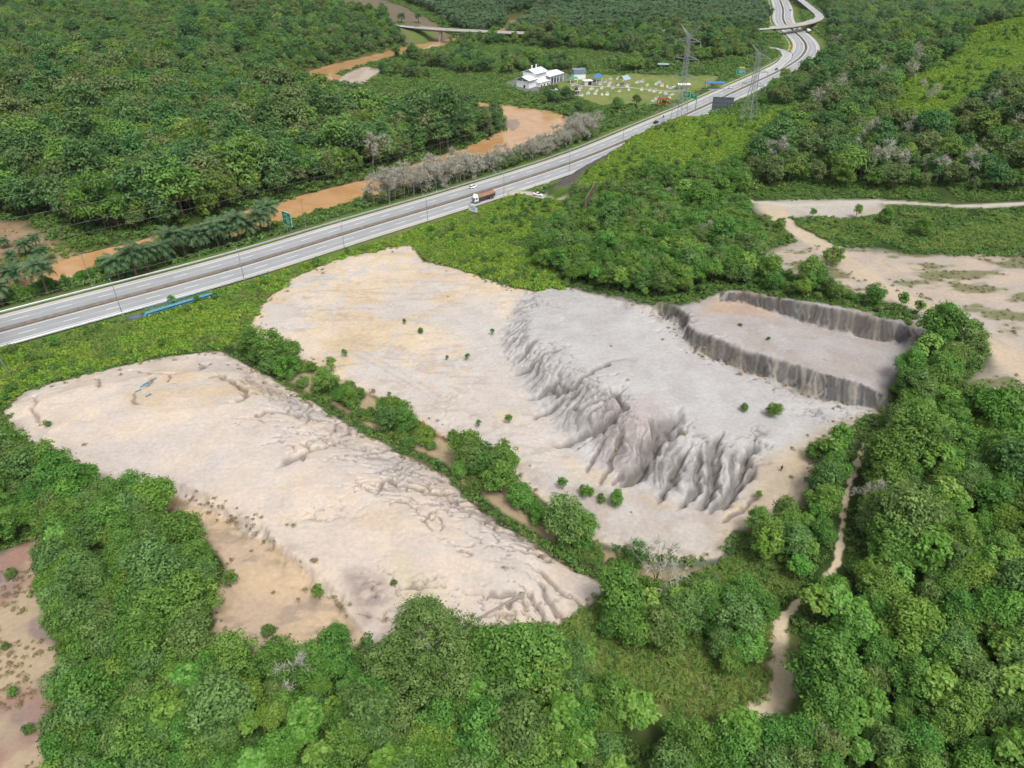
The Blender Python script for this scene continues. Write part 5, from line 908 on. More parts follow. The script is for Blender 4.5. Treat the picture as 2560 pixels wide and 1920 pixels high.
for i, ((a, b), sc, lab) in enumerate(BT): place('bare', i % 4, at(a, b + 22), sc, i, 'bare_tree', lab, 'tree', None, ('trunk', 'twigs'))
rg = np.random.default_rng(15); pb = scatter(PP([(-40, 790), (150, 730), (420, 655), (700, 572), (1000, 488), (1080, 462), (1040, 452), (960, 470), (700, 548), (420, 632), (150, 706), (-40, 760)], -3), 3.6, 421, -1.0)
for i, p in enumerate(pb[:130]): place('bush', i % 4, p, rg.uniform(.5, 1.0) * (.5 if to_px(*p)[0] > 560 else 1.5), rg.uniform(0, 6), 'riverside_bush', 'green bush on the bank between the near motorway and the river', 'bush', 'bushes on the river bank by the motorway')
for zi, (Z, n, lab) in enumerate(((Z_WEST, 22, 'thin leafless tree poking out of the great forest'), (Z_EAST, 16, 'thin leafless tree poking out of the wooded hill'))):
    c = scatter(Z, 30, 425 + zi, 3, True, not_in(R_ORCH, R_JHILL, R_FERN, R_FERN2)); c = c[np.argsort(c[:, 1])][:n * 2]; c = c[rg.permutation(len(c))[:n]]
    for i, p in enumerate(c): place('bare', i % 4, p, rg.uniform(1.2, 1.6), i, 'bare_tree', lab, 'tree', lab, ('trunk', 'twigs'))
# oil palms
PALMS = [(8, 764), (50, 733), (120, 735), (300, 700), (342, 690), (373, 680), (412, 662), (440, 648), (465, 642), (500, 632), (521, 627), (548, 622), (562, 614), (580, 610), (600, 606), (625, 598), (657, 590), (675, 580)]
for i, (a, b) in enumerate(PALMS): place('palm', i % 3, at(a, b), 1.25 + .35 * ((i * 7) % 5) / 5, i * 1.3, 'oil_palm', 'oil palm in the row between the near motorway and the brown river', 'palm tree', 'oil palms along the motorway')
for i, (a, b) in enumerate([(15, 620), (35, 660), (95, 622), (110, 650), (155, 470), (265, 560), (70, 640)]): place('palm', i % 3, at(a, b), .6 + .06 * i, i * 2.1, 'young_palm', 'small palm in the sandy orchard at the left edge', 'palm tree', 'small palms in the orchard')
for i, (a, b) in enumerate([(505, 232), (200, 560), (1398, 165), (1575, 88), (1840, 108), (2450, 80)]): place('palm', i % 3, at(a, b), 1.1, i, 'oil_palm', ['lone dark palm in the middle of the great forest', 'palm above the sandy orchard at the forest edge', 'palm among the meadow trees behind the white hall', 'palm by the far road embankment', 'palm near the slip road', 'palm on the right hilltop'][i], 'palm tree')
pp = np.vstack([scatter(Z_NORTH2, 8.0, 431, 2), scatter(PP([(2080, 60, 8), (2140, 40, 18), (2300, 30, 28), (2600, 20, 40), (2700, -26, 42), (2060, -26, 8)], 20), 8.0, 432, 2)])
stuff_gn('palm_plantation', with_attr(pp, [1, 1, 1], 433, 1.1, 1.5), [('palm', i) for i in range(3)], 'oil palm plantation spreading across the far plain')
# ------------------------------------------------------------------ ground cover
def cover(kind, n, name, label, p, cat):
    for v in range(n): place(kind, v, p[v * 7 + 3], 1, v, name, label, cat, label, ('stem', 'fronds'))
ZALL = PP([(-320, 500), (2880, 500), (2880, 2150), (-320, 2150)], 4)
vb = np.vstack([scatter(R_VERGE, 4.2, 505, .6, True, lambda x, y, rg: (fbm(x / 14, y / 14, 506, 3) > .05) & (pdist(x, y, TRACK[:20])[0] > 8)), scatter(R_FERN, 5.0, 507, .5, False, lambda x, y, rg: (fbm(x / 18, y / 18, 508, 3) > .05) & (sdpoly(x, y, R_CUT) < -2)), scatter(R_FERN2, 6, 509, 1, False, thin(510, .05, 20))])
stuff_gn('verge_shrubs', with_attr(vb, [1, 1, 1, 1, .6, .6, .6], 511, .5, 1.5), [('scrub', i) for i in range(4)] + [('sapling', i) for i in range(3)], 'low dark shrubs dotted over the fern slopes and verge')
fn = np.vstack([scatter(R_FERN, 1.55, 500, .3, False, lambda x, y, rg: (sdpoly(x, y, R_CUT) < -3) & (pdist(x, y, TRACK[:20])[0] > 7)), scatter(R_VERGE, 1.35, 501, .0, True, lambda x, y, rg: (fbm(x / 9, y / 9, 502, 3) > -.16) & (pdist(x, y, TRACK[:20])[0] > 6) & (sdpoly(x, y, R_CUT) < -3)), scatter(R_FERN2, 2.2, 503, 0, False)])
cover('fern', 3, 'fern', 'bright green fern clump on the fern-covered slopes', fn, 'fern')
sc_ = np.random.default_rng(1).uniform(1.15, 2.1, len(fn)); q = with_attr(fn, [1, 1, 1], 504); q[:, 3] = sc_; stuff_gn('fern_cover', q, [('fern', i) for i in range(3)], 'bright green ferns and creepers matting the slopes and verge')
und = scatter(PP([(-330, 840), (700, 700), (1300, 560), (2900, 520), (2960, 2180), (-330, 2180)], 1), 1.75, 511, .1, True, lambda x, y, rg: (fbm(x / 8, y / 8, 520, 3) > -.33) & (sdpoly(x, y, R_VERGE) < 0) & (sdpoly(x, y, R_CLEAR) < -1) & ((sdpoly(x, y, Z_GULLY) < -1) | (fbm(x / 7, y / 7, 145, 3) > .12)))
fu = scatter(PP([(-330, 840), (700, 700), (1300, 560), (2900, 520), (2960, -20), (-400, -20)], 2), 4.6, 512, .2, True, lambda x, y, rg: (sdpoly(x, y, R_VERGE) < 0) & (sdpoly(x, y, R_FERN) < 0) & (sdpoly(x, y, R_FERN2) < 0) & (sdpoly(x, y, R_ORCH) < 0) & (sdpoly(x, y, R_CUT) < -4) & (pdist(x, y, MW)[0] > 19) & (sdpoly(x, y, R_JHILL) < 0))
cover('weed', 3, 'weed', 'leafy weed clump on the floor of the near woods', und, 'weed'); fu = with_attr(fu, [1, 1, 1], 532, 1.8, 3.6); stuff_gn('undergrowth', np.vstack([with_attr(und, [1, 1, 1], 531, .7, 1.7), fu]), [('weed', i) for i in range(3)], 'leafy undergrowth below and between the trees and along the banks')
gr = np.concatenate([scatter(R_VERGE, 1.5, 540, -.2, True, lambda x, y, rg: (pdist(x, y, TRACK[:20])[0] > 5) & (sdpoly(x, y, R_CUT) < -2)), scatter(R_MEAD, 2.6, 541, .5, False, thin(542, -.2, 20)), scatter(Z_FIELD, 1.7, 543, .2, True, thin(544, -.05, 9)), scatter(Z_GULLY, 1.3, 545, -.4, True, lambda x, y, rg: fbm(x / 7, y / 7, 145, 3) > .0), scatter(Z_WEST[:8], 3, 546, 1) if 0 else np.zeros((0, 3)),
   scatter(PP([(200, 700), (0, 760), (-200, 800), (-200, 700), (200, 590), (340, 570), (600, 530), (620, 560), (400, 640)], -2), 2.2, 547, 0), scatter(PP([(150, 720), (700, 570), (1000, 490), (1000, 455), (700, 545), (300, 670)], -2), 2.0, 548, 0), scatter(PP([(1500, 1500), (1900, 1380), (2000, 1480), (1950, 1560), (1980, 1760), (1860, 1840), (1480, 1720), (1300, 1620), (1060, 1600), (1290, 1565), (1420, 1555)], -1.5), 1.3, 549, .2)])
cover('sedge', 3, 'grass_tuft', 'rank grass tuft in the meadow and along the gully', gr, 'grass'); stuff_gn('rank_grass', with_attr(gr, [1, 1, 1], 551, .7, 1.6), [('sedge', i) for i in range(3)], 'rank green grass of the meadow, gully and river banks')
def edge_keep(x, y, rg):
    d = np.maximum.reduce([sdpoly(x, y, R) for R in (R_MOUND, R_FLAT, R_BENCH, R_TERR)]); return (rg.random(x.shape) < np.exp(-np.clip(d, 0, 99) / 1.3) * .5 + .002) & (fbm(x / 6, y / 6, 561, 2) > -.1)
sg = np.concatenate([scatter(R, 1.0, 560 + i, -9, False, edge_keep) for i, R in enumerate((R_MOUND, R_FLAT, R_TERR))] + [scatter(R_PINK, 1.4, 568, -9, False, thin(569, .12, 5)), scatter(R_TRK, 1.6, 570, -9, False, lambda x, y, rg: (fbm(x / 9 + 3, y / 5, 111, 4) > .12) & (rg.random(x.shape) < .5)), scatter(R_ORCH, 3, 572, -9, False, thin(573, .05, 9))])
cover('straw', 2, 'straw_tuft', 'dry grass tuft at the edge of the bare clearings', sg, 'grass'); stuff_gn('dry_grass', with_attr(sg, [1, 1], 575, .35, .95), [('straw', i) for i in range(2)], 'sparse dry grass along the edges of the bare clearings')
# ------------------------------------------------------------------ built things
def mt(name, c, rough=.6, metal=0, amt=.12, scale=1.5, spec=.3): return worn(name, cc(*c), rough, scale, amt, metal, spec)
M_WHITE = worn('white_paint', (.78, .79, .81), .6, 1.5, .06); M_ROOFW = worn('white_roof_sheet', (.78, .80, .84), .45, 1.5, .07); M_BLUEG = mt('blue_grey_fascia', (150, 168, 186)); M_DARK = mt('dark_opening', (42, 42, 52), .5); M_RED = mt('brick_red', (156, 84, 70)); M_BLUE = mt('blue_sheet', (84, 140, 200)); M_PIPE = mt('blue_pipe', (96, 164, 196), .5)
M_GREENS = mt('green_sign', (0, 152, 112), .5, 0, .06); M_SIGNW = mt('sign_white', (200, 240, 224), .5, 0, .05); M_YEL = mt('sign_yellow', (246, 214, 60), .5, 0, .05); M_GREY = mt('grey_panel', (106, 118, 126), .7); M_RUST = mt('rusty_sheet', (128, 102, 96), .85, 0, .35, .8); M_RUST2 = mt('rust_frame', (150, 132, 120), .8)
M_GLASS = mat('dark_glass', (.02, .022, .028), .08, spec=.6); M_TYRE = mat('tyre_rubber', (.02, .02, .02), .9); M_CARW = mat('white_car_paint', (.78, .79, .80), .25, spec=.5); M_CARK = mat('black_car_paint', (.016, .016, .018), .25, spec=.5); M_CARG = mat('grey_car_paint', cc(150, 158, 166), .25, .2, .5); M_HUB = mat('hub_metal', (.4, .4, .42), .4, .7)
M_LAMP = mat('lamp_lens', (.8, .8, .75), .2, spec=.5); M_TAIL = mat('tail_lens', (.4, .02, .02), .3); M_TARP = worn('brown_tarpaulin', cc(176, 134, 112), .75, 1.2, .25, bump=.5); M_TBODY = mt('truck_bed', (96, 88, 84)); M_LATT = mt('lattice_steel', (178, 186, 184), .55, .3, .1); M_TOMB = mt('tomb_plaster', (232, 228, 220), .8); M_TOMBB = mt('tomb_blue', (176, 206, 224), .8); M_TOMBP = mt('tomb_pink', (226, 212, 204), .8); M_ORNG = mt('orange_paint', (214, 140, 76)); M_GRN = mt('green_roof', (96, 168, 140)); M_INS = mt('insulator', (200, 206, 204), .3)
# lamp posts
def lamp_post(px, py, side, label):
    p = at(px, py); s, _ = s_at(MW, px, py); h = heading(MW, s) + math.pi / 2 * side; e = empty('lamp_post', p, h, label, 'lamp post', 'lamp posts along the motorway')
    MB().tube([(0, 0, -.5), (0, 0, 5), (0, 0, 10.6)], [.13, .1, .07], 6).obj('pole', M_STEEL, e); MB().tube([(0, 0, 10.6), (.5, 0, 11.3), (1.6, 0, 11.5)], .055, 5).obj('arm', M_STEEL, e); MB().box((2.0, 0, 11.5), (.9, .3, .14)).obj('lamp_head', M_STEEL, e); MB().box((0, 0, .1), (.5, .5, .4)).obj('base', M_CONCL, e)
for i, (a, b) in enumerate([(307, 788), (611, 700), (862, 627), (1070, 560), (1260, 496), (1423, 430), (1556, 368)]): lamp_post(a, b, 1, ['lamp post on the near verge beside the blue pipes', 'lamp post on the near verge above the sand flat corner', 'lamp post on the near verge above the widest sand', 'lamp post on the near verge by the white billboard', 'lamp post on the near verge just before the dirt track', 'lamp post on the near verge below the dark rock cut', 'lamp post on the near verge at the top of the rock cut'][i])
for i, (a, b) in enumerate([(231, 714), (515, 628), (764, 566), (974, 509), (1091, 478), (1250, 434)]): lamp_post(a, b, -1, ['lamp post on the river side beside the left oil palms', 'lamp post on the river side in front of the palm row', 'lamp post on the river side next to the green sign', 'lamp post on the river side before the leafless trees', 'lamp post on the river side among the first leafless trees', 'lamp post on the river side among the middle leafless trees'][i])
# pylons
def pylon(p, rz, Ht, label, w0=7.6, arm=6.6, k=1.0):
    e = empty('pylon', p, rz, label, 'pylon', None)
    wz = lambda z: (w0 + (2.3 - w0) * min(1, z / (.47 * Ht))) / 2 if z < .47 * Ht else (2.3 - .9 * (z - .47 * Ht) / (.53 * Ht)) / 2
    lv = [0, .1, .2, .29, .37, .44, .5, .555, .61, .665, .72, .77, .815, .86, .91]; zs = [t * Ht for t in lv]; br = MB()
    for sx, sy in ((-1, -1), (1, -1), (1, 1), (-1, 1)):
        MB().tube([(sx * wz(z), sy * wz(z), z - (.6 if z == 0 else 0)) for z in zs], .17, 4).obj('leg', M_LATT, e)
    for a, b in zip(zs[:-1], zs[1:]):
        wa, wb = wz(a), wz(b)
        for q4 in range(4):
            c = lambda q, w, z: {0: (-w, -w, z), 1: (w, -w, z), 2: (w, w, z), 3: (-w, w, z)}[q % 4]
            br.bar(c(q4, wa, a), c(q4 + 1, wb, b), .14 * k); br.bar(c(q4 + 1, wa, a), c(q4, wb, b), .14 * k); br.bar(c(q4, wb, b), c(q4 + 1, wb, b), .14 * k)
    br.obj('bracing', M_LATT, e)
    for t in (.50, .68, .85):
        z = t * Ht; w = wz(z); m = MB(); ins = MB()
        for sy in (-1, 1):
            tip = (0, sy * (arm + w), z + .3)
            for sx in (-1, 1):
                m.bar((sx * w, sy * w, z), tip, .26 * k); m.bar((sx * w, sy * w, z + 2.0), tip, .26 * k)
                for q in (.33, .66): m.bar((sx * w * (1 - q), sy * (w + arm * q), z + .3 * q), (sx * w * (1 - q), sy * (w + arm * q), z + 2 - 1.7 * q), .16 * k); m.bar((-sx * w * (1 - q), sy * (w + arm * q), z + .3 * q), (sx * w * (1 - q), sy * (w + arm * q), z + .3 * q), .16 * k)
            ins.tube([tip, (tip[0], tip[1], tip[2] - 2.2)], .13, 6)
        c = m.obj('crossarm', M_LATT, e); ins.obj('insulator', M_INS, c)
    z = .91 * Ht; w = wz(z); m = MB()
    for sy in (-1, 1):
        tip = (0, sy * (arm * .9), Ht)
        for sx in (-1, 1): m.bar((sx * w, sy * w, z), tip, .26 * k); m.bar((sx * w, -sy * w * .2, z), tip, .2 * k); m.bar((sx * w, sy * w, z - 2.5), (0, sy * arm * .5, z + (Ht - z) * .5), .2 * k)
    m.bar((0, -arm * .9, Ht), (0, arm * .9, Ht - .0), .16 * k); m.obj('earthwire_horn', M_LATT, e)
    return e
G1 = at(1695, 314); G2 = at(1868, 308); G0 = at(-30, 932)
d01 = math.atan2(G1[1] - G0[1], G1[0] - G0[0])
pylon(G1, d01, 52, 'taller lattice pylon by the motorway, left of the two', 8.0, 6.6, .75); pylon(G2, d01 - .1, 35, 'shorter lattice pylon on the fern hill, right of the two', 6.6, 5.2, .55); pylon(G0, d01, 46, 'lattice pylon leg cut by the left edge below the motorway', 8.0, 6.6)
M_CABLE = mat('cable', (.30, .30, .31), .5, .5)
def cable(a, b, sag):
    p = [Vector(a).lerp(Vector(b), t) - Vector((0, 0, sag * 4 * t * (1 - t))) for t in np.linspace(0, 1, 25)]; o = MB().tube(p, .022, 3).obj('power_cable', M_CABLE); tag(o, 'thin power cable strung between the pylons across the river forest', 'cable', 'power cables between the pylons')
n01 = np.array([-math.sin(d01), math.cos(d01), 0])
for t in (.50, .68, .85):
    for sy in (-1, 1): cable(G0 + n01 * sy * 7.6 + [0, 0, t * 46 - 2], G1 + n01 * sy * 7.6 + [0, 0, t * 52 - 2], 7)
for sy in (-1, 1): cable(G0 + n01 * sy * 6 + [0, 0, 46], G1 + n01 * sy * 6 + [0, 0, 52], 5)
# signs and billboards
def board(name, p, rz, w, h, z0, face, label, cat, posts, rows, frame=M_SIGNW, thick=.12, extra=None):
    """panel in the local x-z plane, facing local -y"""
    e = empty(name, p, rz, label, cat); pn = MB().box((0, 0, z0 + h / 2), (w, thick, h)).obj('panel', face, e)
    fr = MB()
    for x in (-w / 2, w / 2): fr.box((x, -.02, z0 + h / 2), (.14, thick + .06, h + .14))
    for z in (z0, z0 + h): fr.box((0, -.02, z), (w + .14, thick + .065, .14))
    fr.obj('border', frame, pn)
    for (x0, x1, zz, hh) in rows: MB().box(((x0 + x1) / 2, -thick / 2 - .02, zz), (x1 - x0, .03, hh)).obj('lettering', frame, pn)
    for x in posts: MB().box((x, .18, (z0 + h * .9) / 2 - .25), (.2, .2, z0 + h * .9 + .5)).obj('post', M_STEEL, e)
    if extra: extra(e, pn)
    return e
p = at(724, 583); hd = heading(MW, s_at(MW, 724, 583)[0])
board('direction_sign', p, hd - math.pi / 2 + .12, 5.4, 5.2, 3.2, M_GREENS, 'tall green direction sign on three posts beside the river', 'road sign', (-1.3, .3, 1.6), [(-1.6, .6, 7.5, .3), (-2.1, 2.1, 6.9, .12), (-.6, 1.2, 6.1, .28), (-.6, 1.2, 5.4, .28), (-.6, 1.3, 4.7, .28), (-.4, 1.3, 4.1, .25), (1.6, 1.9, 5.0, .9), (-1.7, -1.1, 5.6, .6)])
s4, _ = s_at(MW, 1744, 277); c4 = along(MW, s4, 0)[0]; h4 = heading(MW, s4)
def gantry(e, pn):
    MB().tube([(4.6, .3, -.3), (4.6, .3, 10.4)], .26, 8).obj('mast', M_STEEL, e); MB().box((-.4, .32, 9.2), (10.4, .25, .3)).box((-.4, .32, 7.6), (10.4, .25, .3)).obj('arm', M_STEEL, e)
    MB().box((2.55, 0, 8.0), (4.0, .12, 3.0)).obj('second_panel', M_GREENS, e); MB().box((2.55, -.09, 9.46), (4.1, .1, .12)).box((2.55, -.09, 6.54), (4.1, .1, .12)).box((4.55, -.09, 8), (.12, .1, 3)).box((.55, -.09, 8), (.12, .1, 3)).obj('border', M_SIGNW, e)
    MB().box((2.6, -.08, 8.8), (2.4, .03, .28)).box((2.6, -.08, 8.2), (1.6, .03, .28)).box((2.9, -.08, 7.1), (.3, .03, .6)).obj('lettering', M_SIGNW, e)
board('gantry_sign', (c4[0] - math.cos(h4 + math.pi / 2) * -4.6, c4[1] - math.sin(h4 + math.pi / 2) * -4.6, 0), h4 - math.pi / 2, 4.6, 3.6, 6.6, M_GREENS, 'pair of green direction panels on a tall mast over the motorway', 'road sign', (), [], extra=gantry)
E_ = bpy.data.objects['gantry_sign']; pn = [c for c in E_.children if c.name.startswith('panel')][0]; pn.location.x = -2.2
MB().box((0, -.09, 9.2), (2.6, .03, .3)).box((0, -.09, 8.6), (2.6, .03, .3)).box((-.2, -.09, 8.0), (2.2, .03, .3)).box((0, -.09, 7.0), (.3, .03, .6)).obj('lettering', M_SIGNW, pn)
p = at(1850, 198)
def arrow(e, pn): MB().box((.3, 0, 8.0), (3.8, .12, 1.0)).obj('yellow_panel', M_YEL, e); MB().prism([(-3.4, 3.4), (-4.9, 5.2), (-3.4, 7.0)], -.06, .06).obj('arrow_tip', M_GREENS, e)
board('exit_sign', p, math.radians(-12), 6.2, 4.2, 3.2, M_GREENS, 'green arrow-shaped exit sign with a yellow top on the far verge', 'road sign', (-2, 2), [(-1.8, 2.2, 6.3, .4), (-1.8, 2.4, 5.3, .4), (-1.6, 1.4, 4.3, .4)], extra=arrow)
e = empty('warning_sign', at(1971, 131), 0, 'pair of yellow diamond warning signs on the grass wedge', 'road sign'); MB().box((0, 0, 2.5), (.15, .15, 5.4)).obj('post', M_STEEL, e); MB().box((0, -.12, 5.0), (1.9, .06, 1.9), ry=math.pi / 4).obj('upper_panel', M_YEL, e); MB().box((0, -.12, 2.3), (1.7, .06, 1.7), ry=math.pi / 4).obj('lower_panel', M_YEL, e)
p = at(1803, 284); e = empty('billboard', p, math.radians(-9), 'large dark grey back of a billboard rising above the fern hill', 'billboard'); 
for i in range(4): MB().box((-4.4 + i * 2.95, 0, 5.4), (2.85, .25, 7.6)).obj('panel', M_GREY, e)
fr = MB(); [fr.box((-5.9 + i * 2.95, -.25, 4.6), (.14, .2, 9.6)) for i in range(5)]; [fr.box((0, -.22, 1.8 + i * 2.4), (11.8, .16, .14)) for i in range(4)]; fr.obj('frame', M_STEEL, e); [MB().box((x, .3, 1.5), (.4, .4, 5)).obj('post', M_GREY, e) for x in (-4, 0, 4)]
A, B = P(1459, 547, 8), P(1486, 501, 8); hdg = math.atan2(B[1] - A[1], B[0] - A[0]); Lb = float(np.hypot(*(B - A)[:2])); p = at(1470, 572); p = (A + B) / 2; p[2] = float(ground_z(p[0], p[1])[0])
p[2] += 3.0; e = empty('rusty_billboard', p, hdg, 'tall rusty derelict billboard frame standing among the trees', 'billboard'); 
for i in range(6): MB().box((-Lb / 2 + (i + .5) * Lb / 6, .02 * (i % 2), 4.5 + .08 * (i % 3)), (Lb / 6 - .12, .1, 6.2 - .3 * ((i * 5) % 3))).obj('panel', M_RUST, e)
fr = MB(); fr.box((0, -.2, 7.9), (Lb + .4, .28, .3)).box((0, -.2, 1.4), (Lb, .2, .2)); [fr.box((-Lb / 2 + i * Lb / 6, -.22, 4.0), (.24, .24, 8.2)) for i in range(7)]; [fr.bar((-Lb / 2 + i * Lb / 6, -.25, 1.6), (-Lb / 2 + (i + 1) * Lb / 6, -.25, 7.4), .14) for i in range(6)]; [fr.bar((-Lb / 2 + i * Lb / 3, 0, 6), (-Lb / 2 + i * Lb / 3, 3.2, -3.6), .2) for i in range(4)]; [fr.box((-Lb / 2 + i * Lb / 3, -.22, -1.8), (.3, .3, 4)) for i in range(4)]; fr.obj('frame', M_RUST2, e)
p = at(1184, 541); board('small_billboard', p, math.radians(-38), 4.6, 2.2, 2.0, M_WHITE, 'small white hoarding on two legs beside the motorway', 'hoarding', (-1.6, 1.6), [(-1.6, 1.0, 3.5, .3), (-1.4, 1.2, 2.8, .3)], M_BLUEG)
# blue pipe crossing
A = P(368, 787, 1.2); B = P(526, 739, 1.2); C_ = (A + B) / 2; C_[2] = float(ground_z(C_[0], C_[1])[0]); hd = math.atan2(B[1] - A[1], B[0] - A[0]); L = float(np.hypot(*(B - A)[:2])); e = empty('pipe_crossing', C_, hd, 'pair of bright blue water pipes on a truss beside the motorway', 'pipeline')
MB().tube([(-L / 2 - 1.5, 0, .2), (-L / 2, 0, 2.0), (L / 2, 0, 2.0), (L / 2 + 1.2, -.4, 1.9), (L / 2 + 3.0, -1.2, .2)], .3, 10).obj('pipe', M_PIPE, e, True); MB().tube([(-L / 2 - 1.5, .9, .2), (-L / 2, .9, 1.9), (L / 2, .9, 1.9), (L / 2 + 2, .9, .3)], .26, 10).obj('pipe', M_PIPE, e, True)
tr = MB(); n = 16
for i in range(n):
    x0, x1 = -L / 2 + L * i / n, -L / 2 + L * (i + 1) / n; tr.bar((x0, 1.5, 1.4), (x1, 1.5, 2.9), .08); tr.bar((x0, 1.5, 2.9), (x1, 1.5, 1.4), .08); tr.bar((x0, -.4, 1.5), (x0, 1.5, 1.5), .1)
tr.tube([(-L / 2, 1.5, 2.95), (L / 2, 1.5, 2.95)], .07, 4).tube([(-L / 2, 1.5, 1.4), (L / 2, 1.5, 1.4)], .07, 4).tube([(-L / 2, -.4, 1.45), (L / 2, -.4, 1.45)], .07, 4); tr.obj('truss', M_PIPE, e); [MB().box((x, .5, .5), (.5, 2.2, 1.8)).obj('support', M_CONCL, e) for x in (-L / 2 + .5, 0, L / 2 - .5)]
o = MB().tube([P(318, 800, .2) + [0, 0, .2], P(345, 795, .7), P(362, 791, .2)], [.9, 1.3, .8], 7).obj('tarpaulin', M_GREY, smooth=True); tag(o, 'crumpled grey tarpaulin in the grass by the end of the blue pipes', 'tarpaulin')
for i, (a, b) in enumerate([(346, 978), (358, 966), (365, 960), (385, 949), (372, 989)]):
    q = at(a, b); o = MB().tube([q + [-.5, -.6, .12], q + [.45, .5, .25]], .2, 6).obj('pipe_fragment', M_PIPE); tag(o, ['blue pipe fragment at the lower end of the mound crack', 'blue pipe fragment in the mound crack, second from its lower end', 'blue pipe fragment in the middle of the mound crack', 'blue pipe fragment at the upper end of the mound crack', 'blue pipe fragment lying apart on the smooth mound'][i], 'pipe piece')
# vehicles
def loft(stations, n=8):
    """closed loft along x of rounded boxes (x, half width, z low, z top)"""
    mb = MB(); V = []; Fs = []
    for x, w, z0, z1 in stations:
        r = min(w, (z1 - z0) / 2) * .35
        ring = [(w - r, z0), (w, z0 + r), (w, z1 - r), (w - r * 1.3, z1), (-w + r * 1.3, z1), (-w, z1 - r), (-w, z0 + r), (-w + r, z0)]
        V += [(x, y, z) for y, z in ring]
    k = 8
    for i in range(len(stations) - 1):
        for j in range(k): Fs.append((i * k + j, i * k + (j + 1) % k, (i + 1) * k + (j + 1) % k, (i + 1) * k + j))
    Fs += [tuple(range(k))[::-1], tuple(range((len(stations) - 1) * k, len(stations) * k))]
    return mb.add(V, Fs)
def wheel(e, x, y, r, w=.22):
    o = MB().tube([(x, y - w / 2, r), (x, y + w / 2, r)], r, 12).obj('wheel', M_TYRE, e); MB().tube([(x, y - w / 2 - .01, r), (x, y + w / 2 + .01, r)], r * .58, 10).obj('rim', M_HUB, o)
def car(name, p, hd, paint, label, hatch=False, cat='car', van=False):
    e = empty(name, p, hd, label, cat); Lc = 3.9 if hatch else 4.5
    f, b = Lc / 2, -Lc / 2; loft([(b, .72, .42, .78), (b + .12, .82, .3, .95), (b + .7, .87, .24, 1.0), (0, .88, .22, .98), (f - 1.2, .87, .24, .94), (f - .25, .8, .28, .78), (f, .66, .4, .66)]).obj('body', paint, e, True)
    if hatch: st = [(b + .12, .62, .9, 1.0), (b + .3, .68, .9, 1.42), (b + 1.2, .7, .9, 1.52), (.35, .68, .9, 1.46), (f - .95, .66, .9, .96)]
    else: st = [(b + .7, .62, .92, .98), (b + 1.35, .64, .9, 1.36), (b + 1.9, .66, .9, 1.44), (.25, .66, .9, 1.42), (f - 1.15, .66, .88, .94)]
    loft(st).obj('cabin_glass', M_GLASS, e, True); x0, x1 = st[1][0] + .08, st[3][0] + .02; loft([(x0, .56, 1.34, 1.47), ((x0 + x1) / 2, .62, 1.36, 1.545 if hatch else 1.485), (x1, .58, 1.34, 1.47)]).obj('roof', paint, e, True)
    for x in (b + .78, f - .82):
        for y in (-.8, .8): wheel(e, x, y, .31)
    for y in (-.58, .58): MB().box((f - .06, y, .66), (.12, .3, .14)).obj('headlight', M_LAMP, e); MB().box((b + .05, y, .8), (.1, .28, .16)).obj('tail_light', M_TAIL, e)
    for y in (-.92, .92): MB().box((.62, y, .98), (.16, .16, .12)).obj('mirror', paint, e)
def on_road(px, py, rev, z=.02, pl=MW):
    s, off = s_at(pl, px, py); return along(pl, s, off, z)[0], heading(pl, s) + (math.pi if rev else 0)
q, h_ = on_road(1183, 470, False); car('hatchback', q, h_, M_CARW, 'white hatchback on the far carriageway, passing the laden truck', True)
q = at(1345, 489); q[2] += .04; car('parked_saloon', q, math.radians(-28), M_CARW, 'white saloon car parked where the dirt track leaves the motorway')
q, h_ = on_road(1640, 308, False); car('black_saloon', q, h_, M_CARK, 'black car on the far carriageway before the taller pylon')
q, h_ = on_road(1827, 222, True); q, h_ = on_road(1826, 221, False); car('white_car', q, h_, M_CARW, 'white car on the far carriageway before the blue-roofed gate', True)
q, h_ = on_road(1941, 175, False); car('grey_saloon', q, h_, M_CARG, 'grey car on the far carriageway before the slip road', True)
for (a, b, pnt, lab) in ((1973, 47, M_CARW, 'white car beyond the overbridge, nearest to it'), (1976, 27, M_CARK, 'dark car beyond the overbridge, between two white ones'), (1981, 6, M_CARW, 'white car at the very top edge of the motorway')):
    q, h_ = on_road(a, b, True); car('distant_car', q, h_, pnt, lab, True)
# laden truck
q, h_ = on_road(1208, 501, True); e = empty('tipper_truck', q, h_, 'white-cabbed truck with a brown tarpaulin over its load on the near carriageway', 'truck')
cab = loft([(3.6, 1.2, .5, 3.0), (3.75, 1.24, .5, 3.2), (4.9, 1.24, .5, 3.1), (5.4, 1.2, .5, 2.75), (5.6, 1.12, .55, 2.2)]).obj('cab', M_CARW, e); MB().box((5.52, 0, 2.15), (.16, 2.1, .8), ry=-.28).obj('windscreen', M_GLASS, cab); [MB().box((4.75, y, 2.1), (.9, .06, .7)).obj('side_window', M_GLASS, cab) for y in (-1.24, 1.24)]
loft([(3.7, 1.0, 3.1, 3.6), (4.3, 1.0, 3.1, 3.7), (4.9, .9, 3.05, 3.3)]).obj('wind_deflector', M_CARW, cab); MB().box((5.66, 0, .75), (.14, 2.3, .5)).obj('bumper', M_CARG, cab); [MB().box((5.7, y, 1.1), (.1, .4, .22)).obj('headlight', M_LAMP, cab) for y in (-.85, .85)]; MB().box((5.62, 0, 1.35), (.08, 1.5, .4)).obj('grille', M_DARK, cab)
MB().box((-1.0, 0, .85), (11.0, .9, .3)).obj('chassis', M_TBODY, e); bed = MB().box((-1.3, 0, 1.75), (9.2, 2.46, 1.4)).obj('bed', M_TBODY, e); [MB().box((-5.4 + i * 1.35, y, 1.75), (.1, .06, 1.4)).obj('rib', M_DARK, bed) for i in range(7) for y in (-1.26, 1.26)]
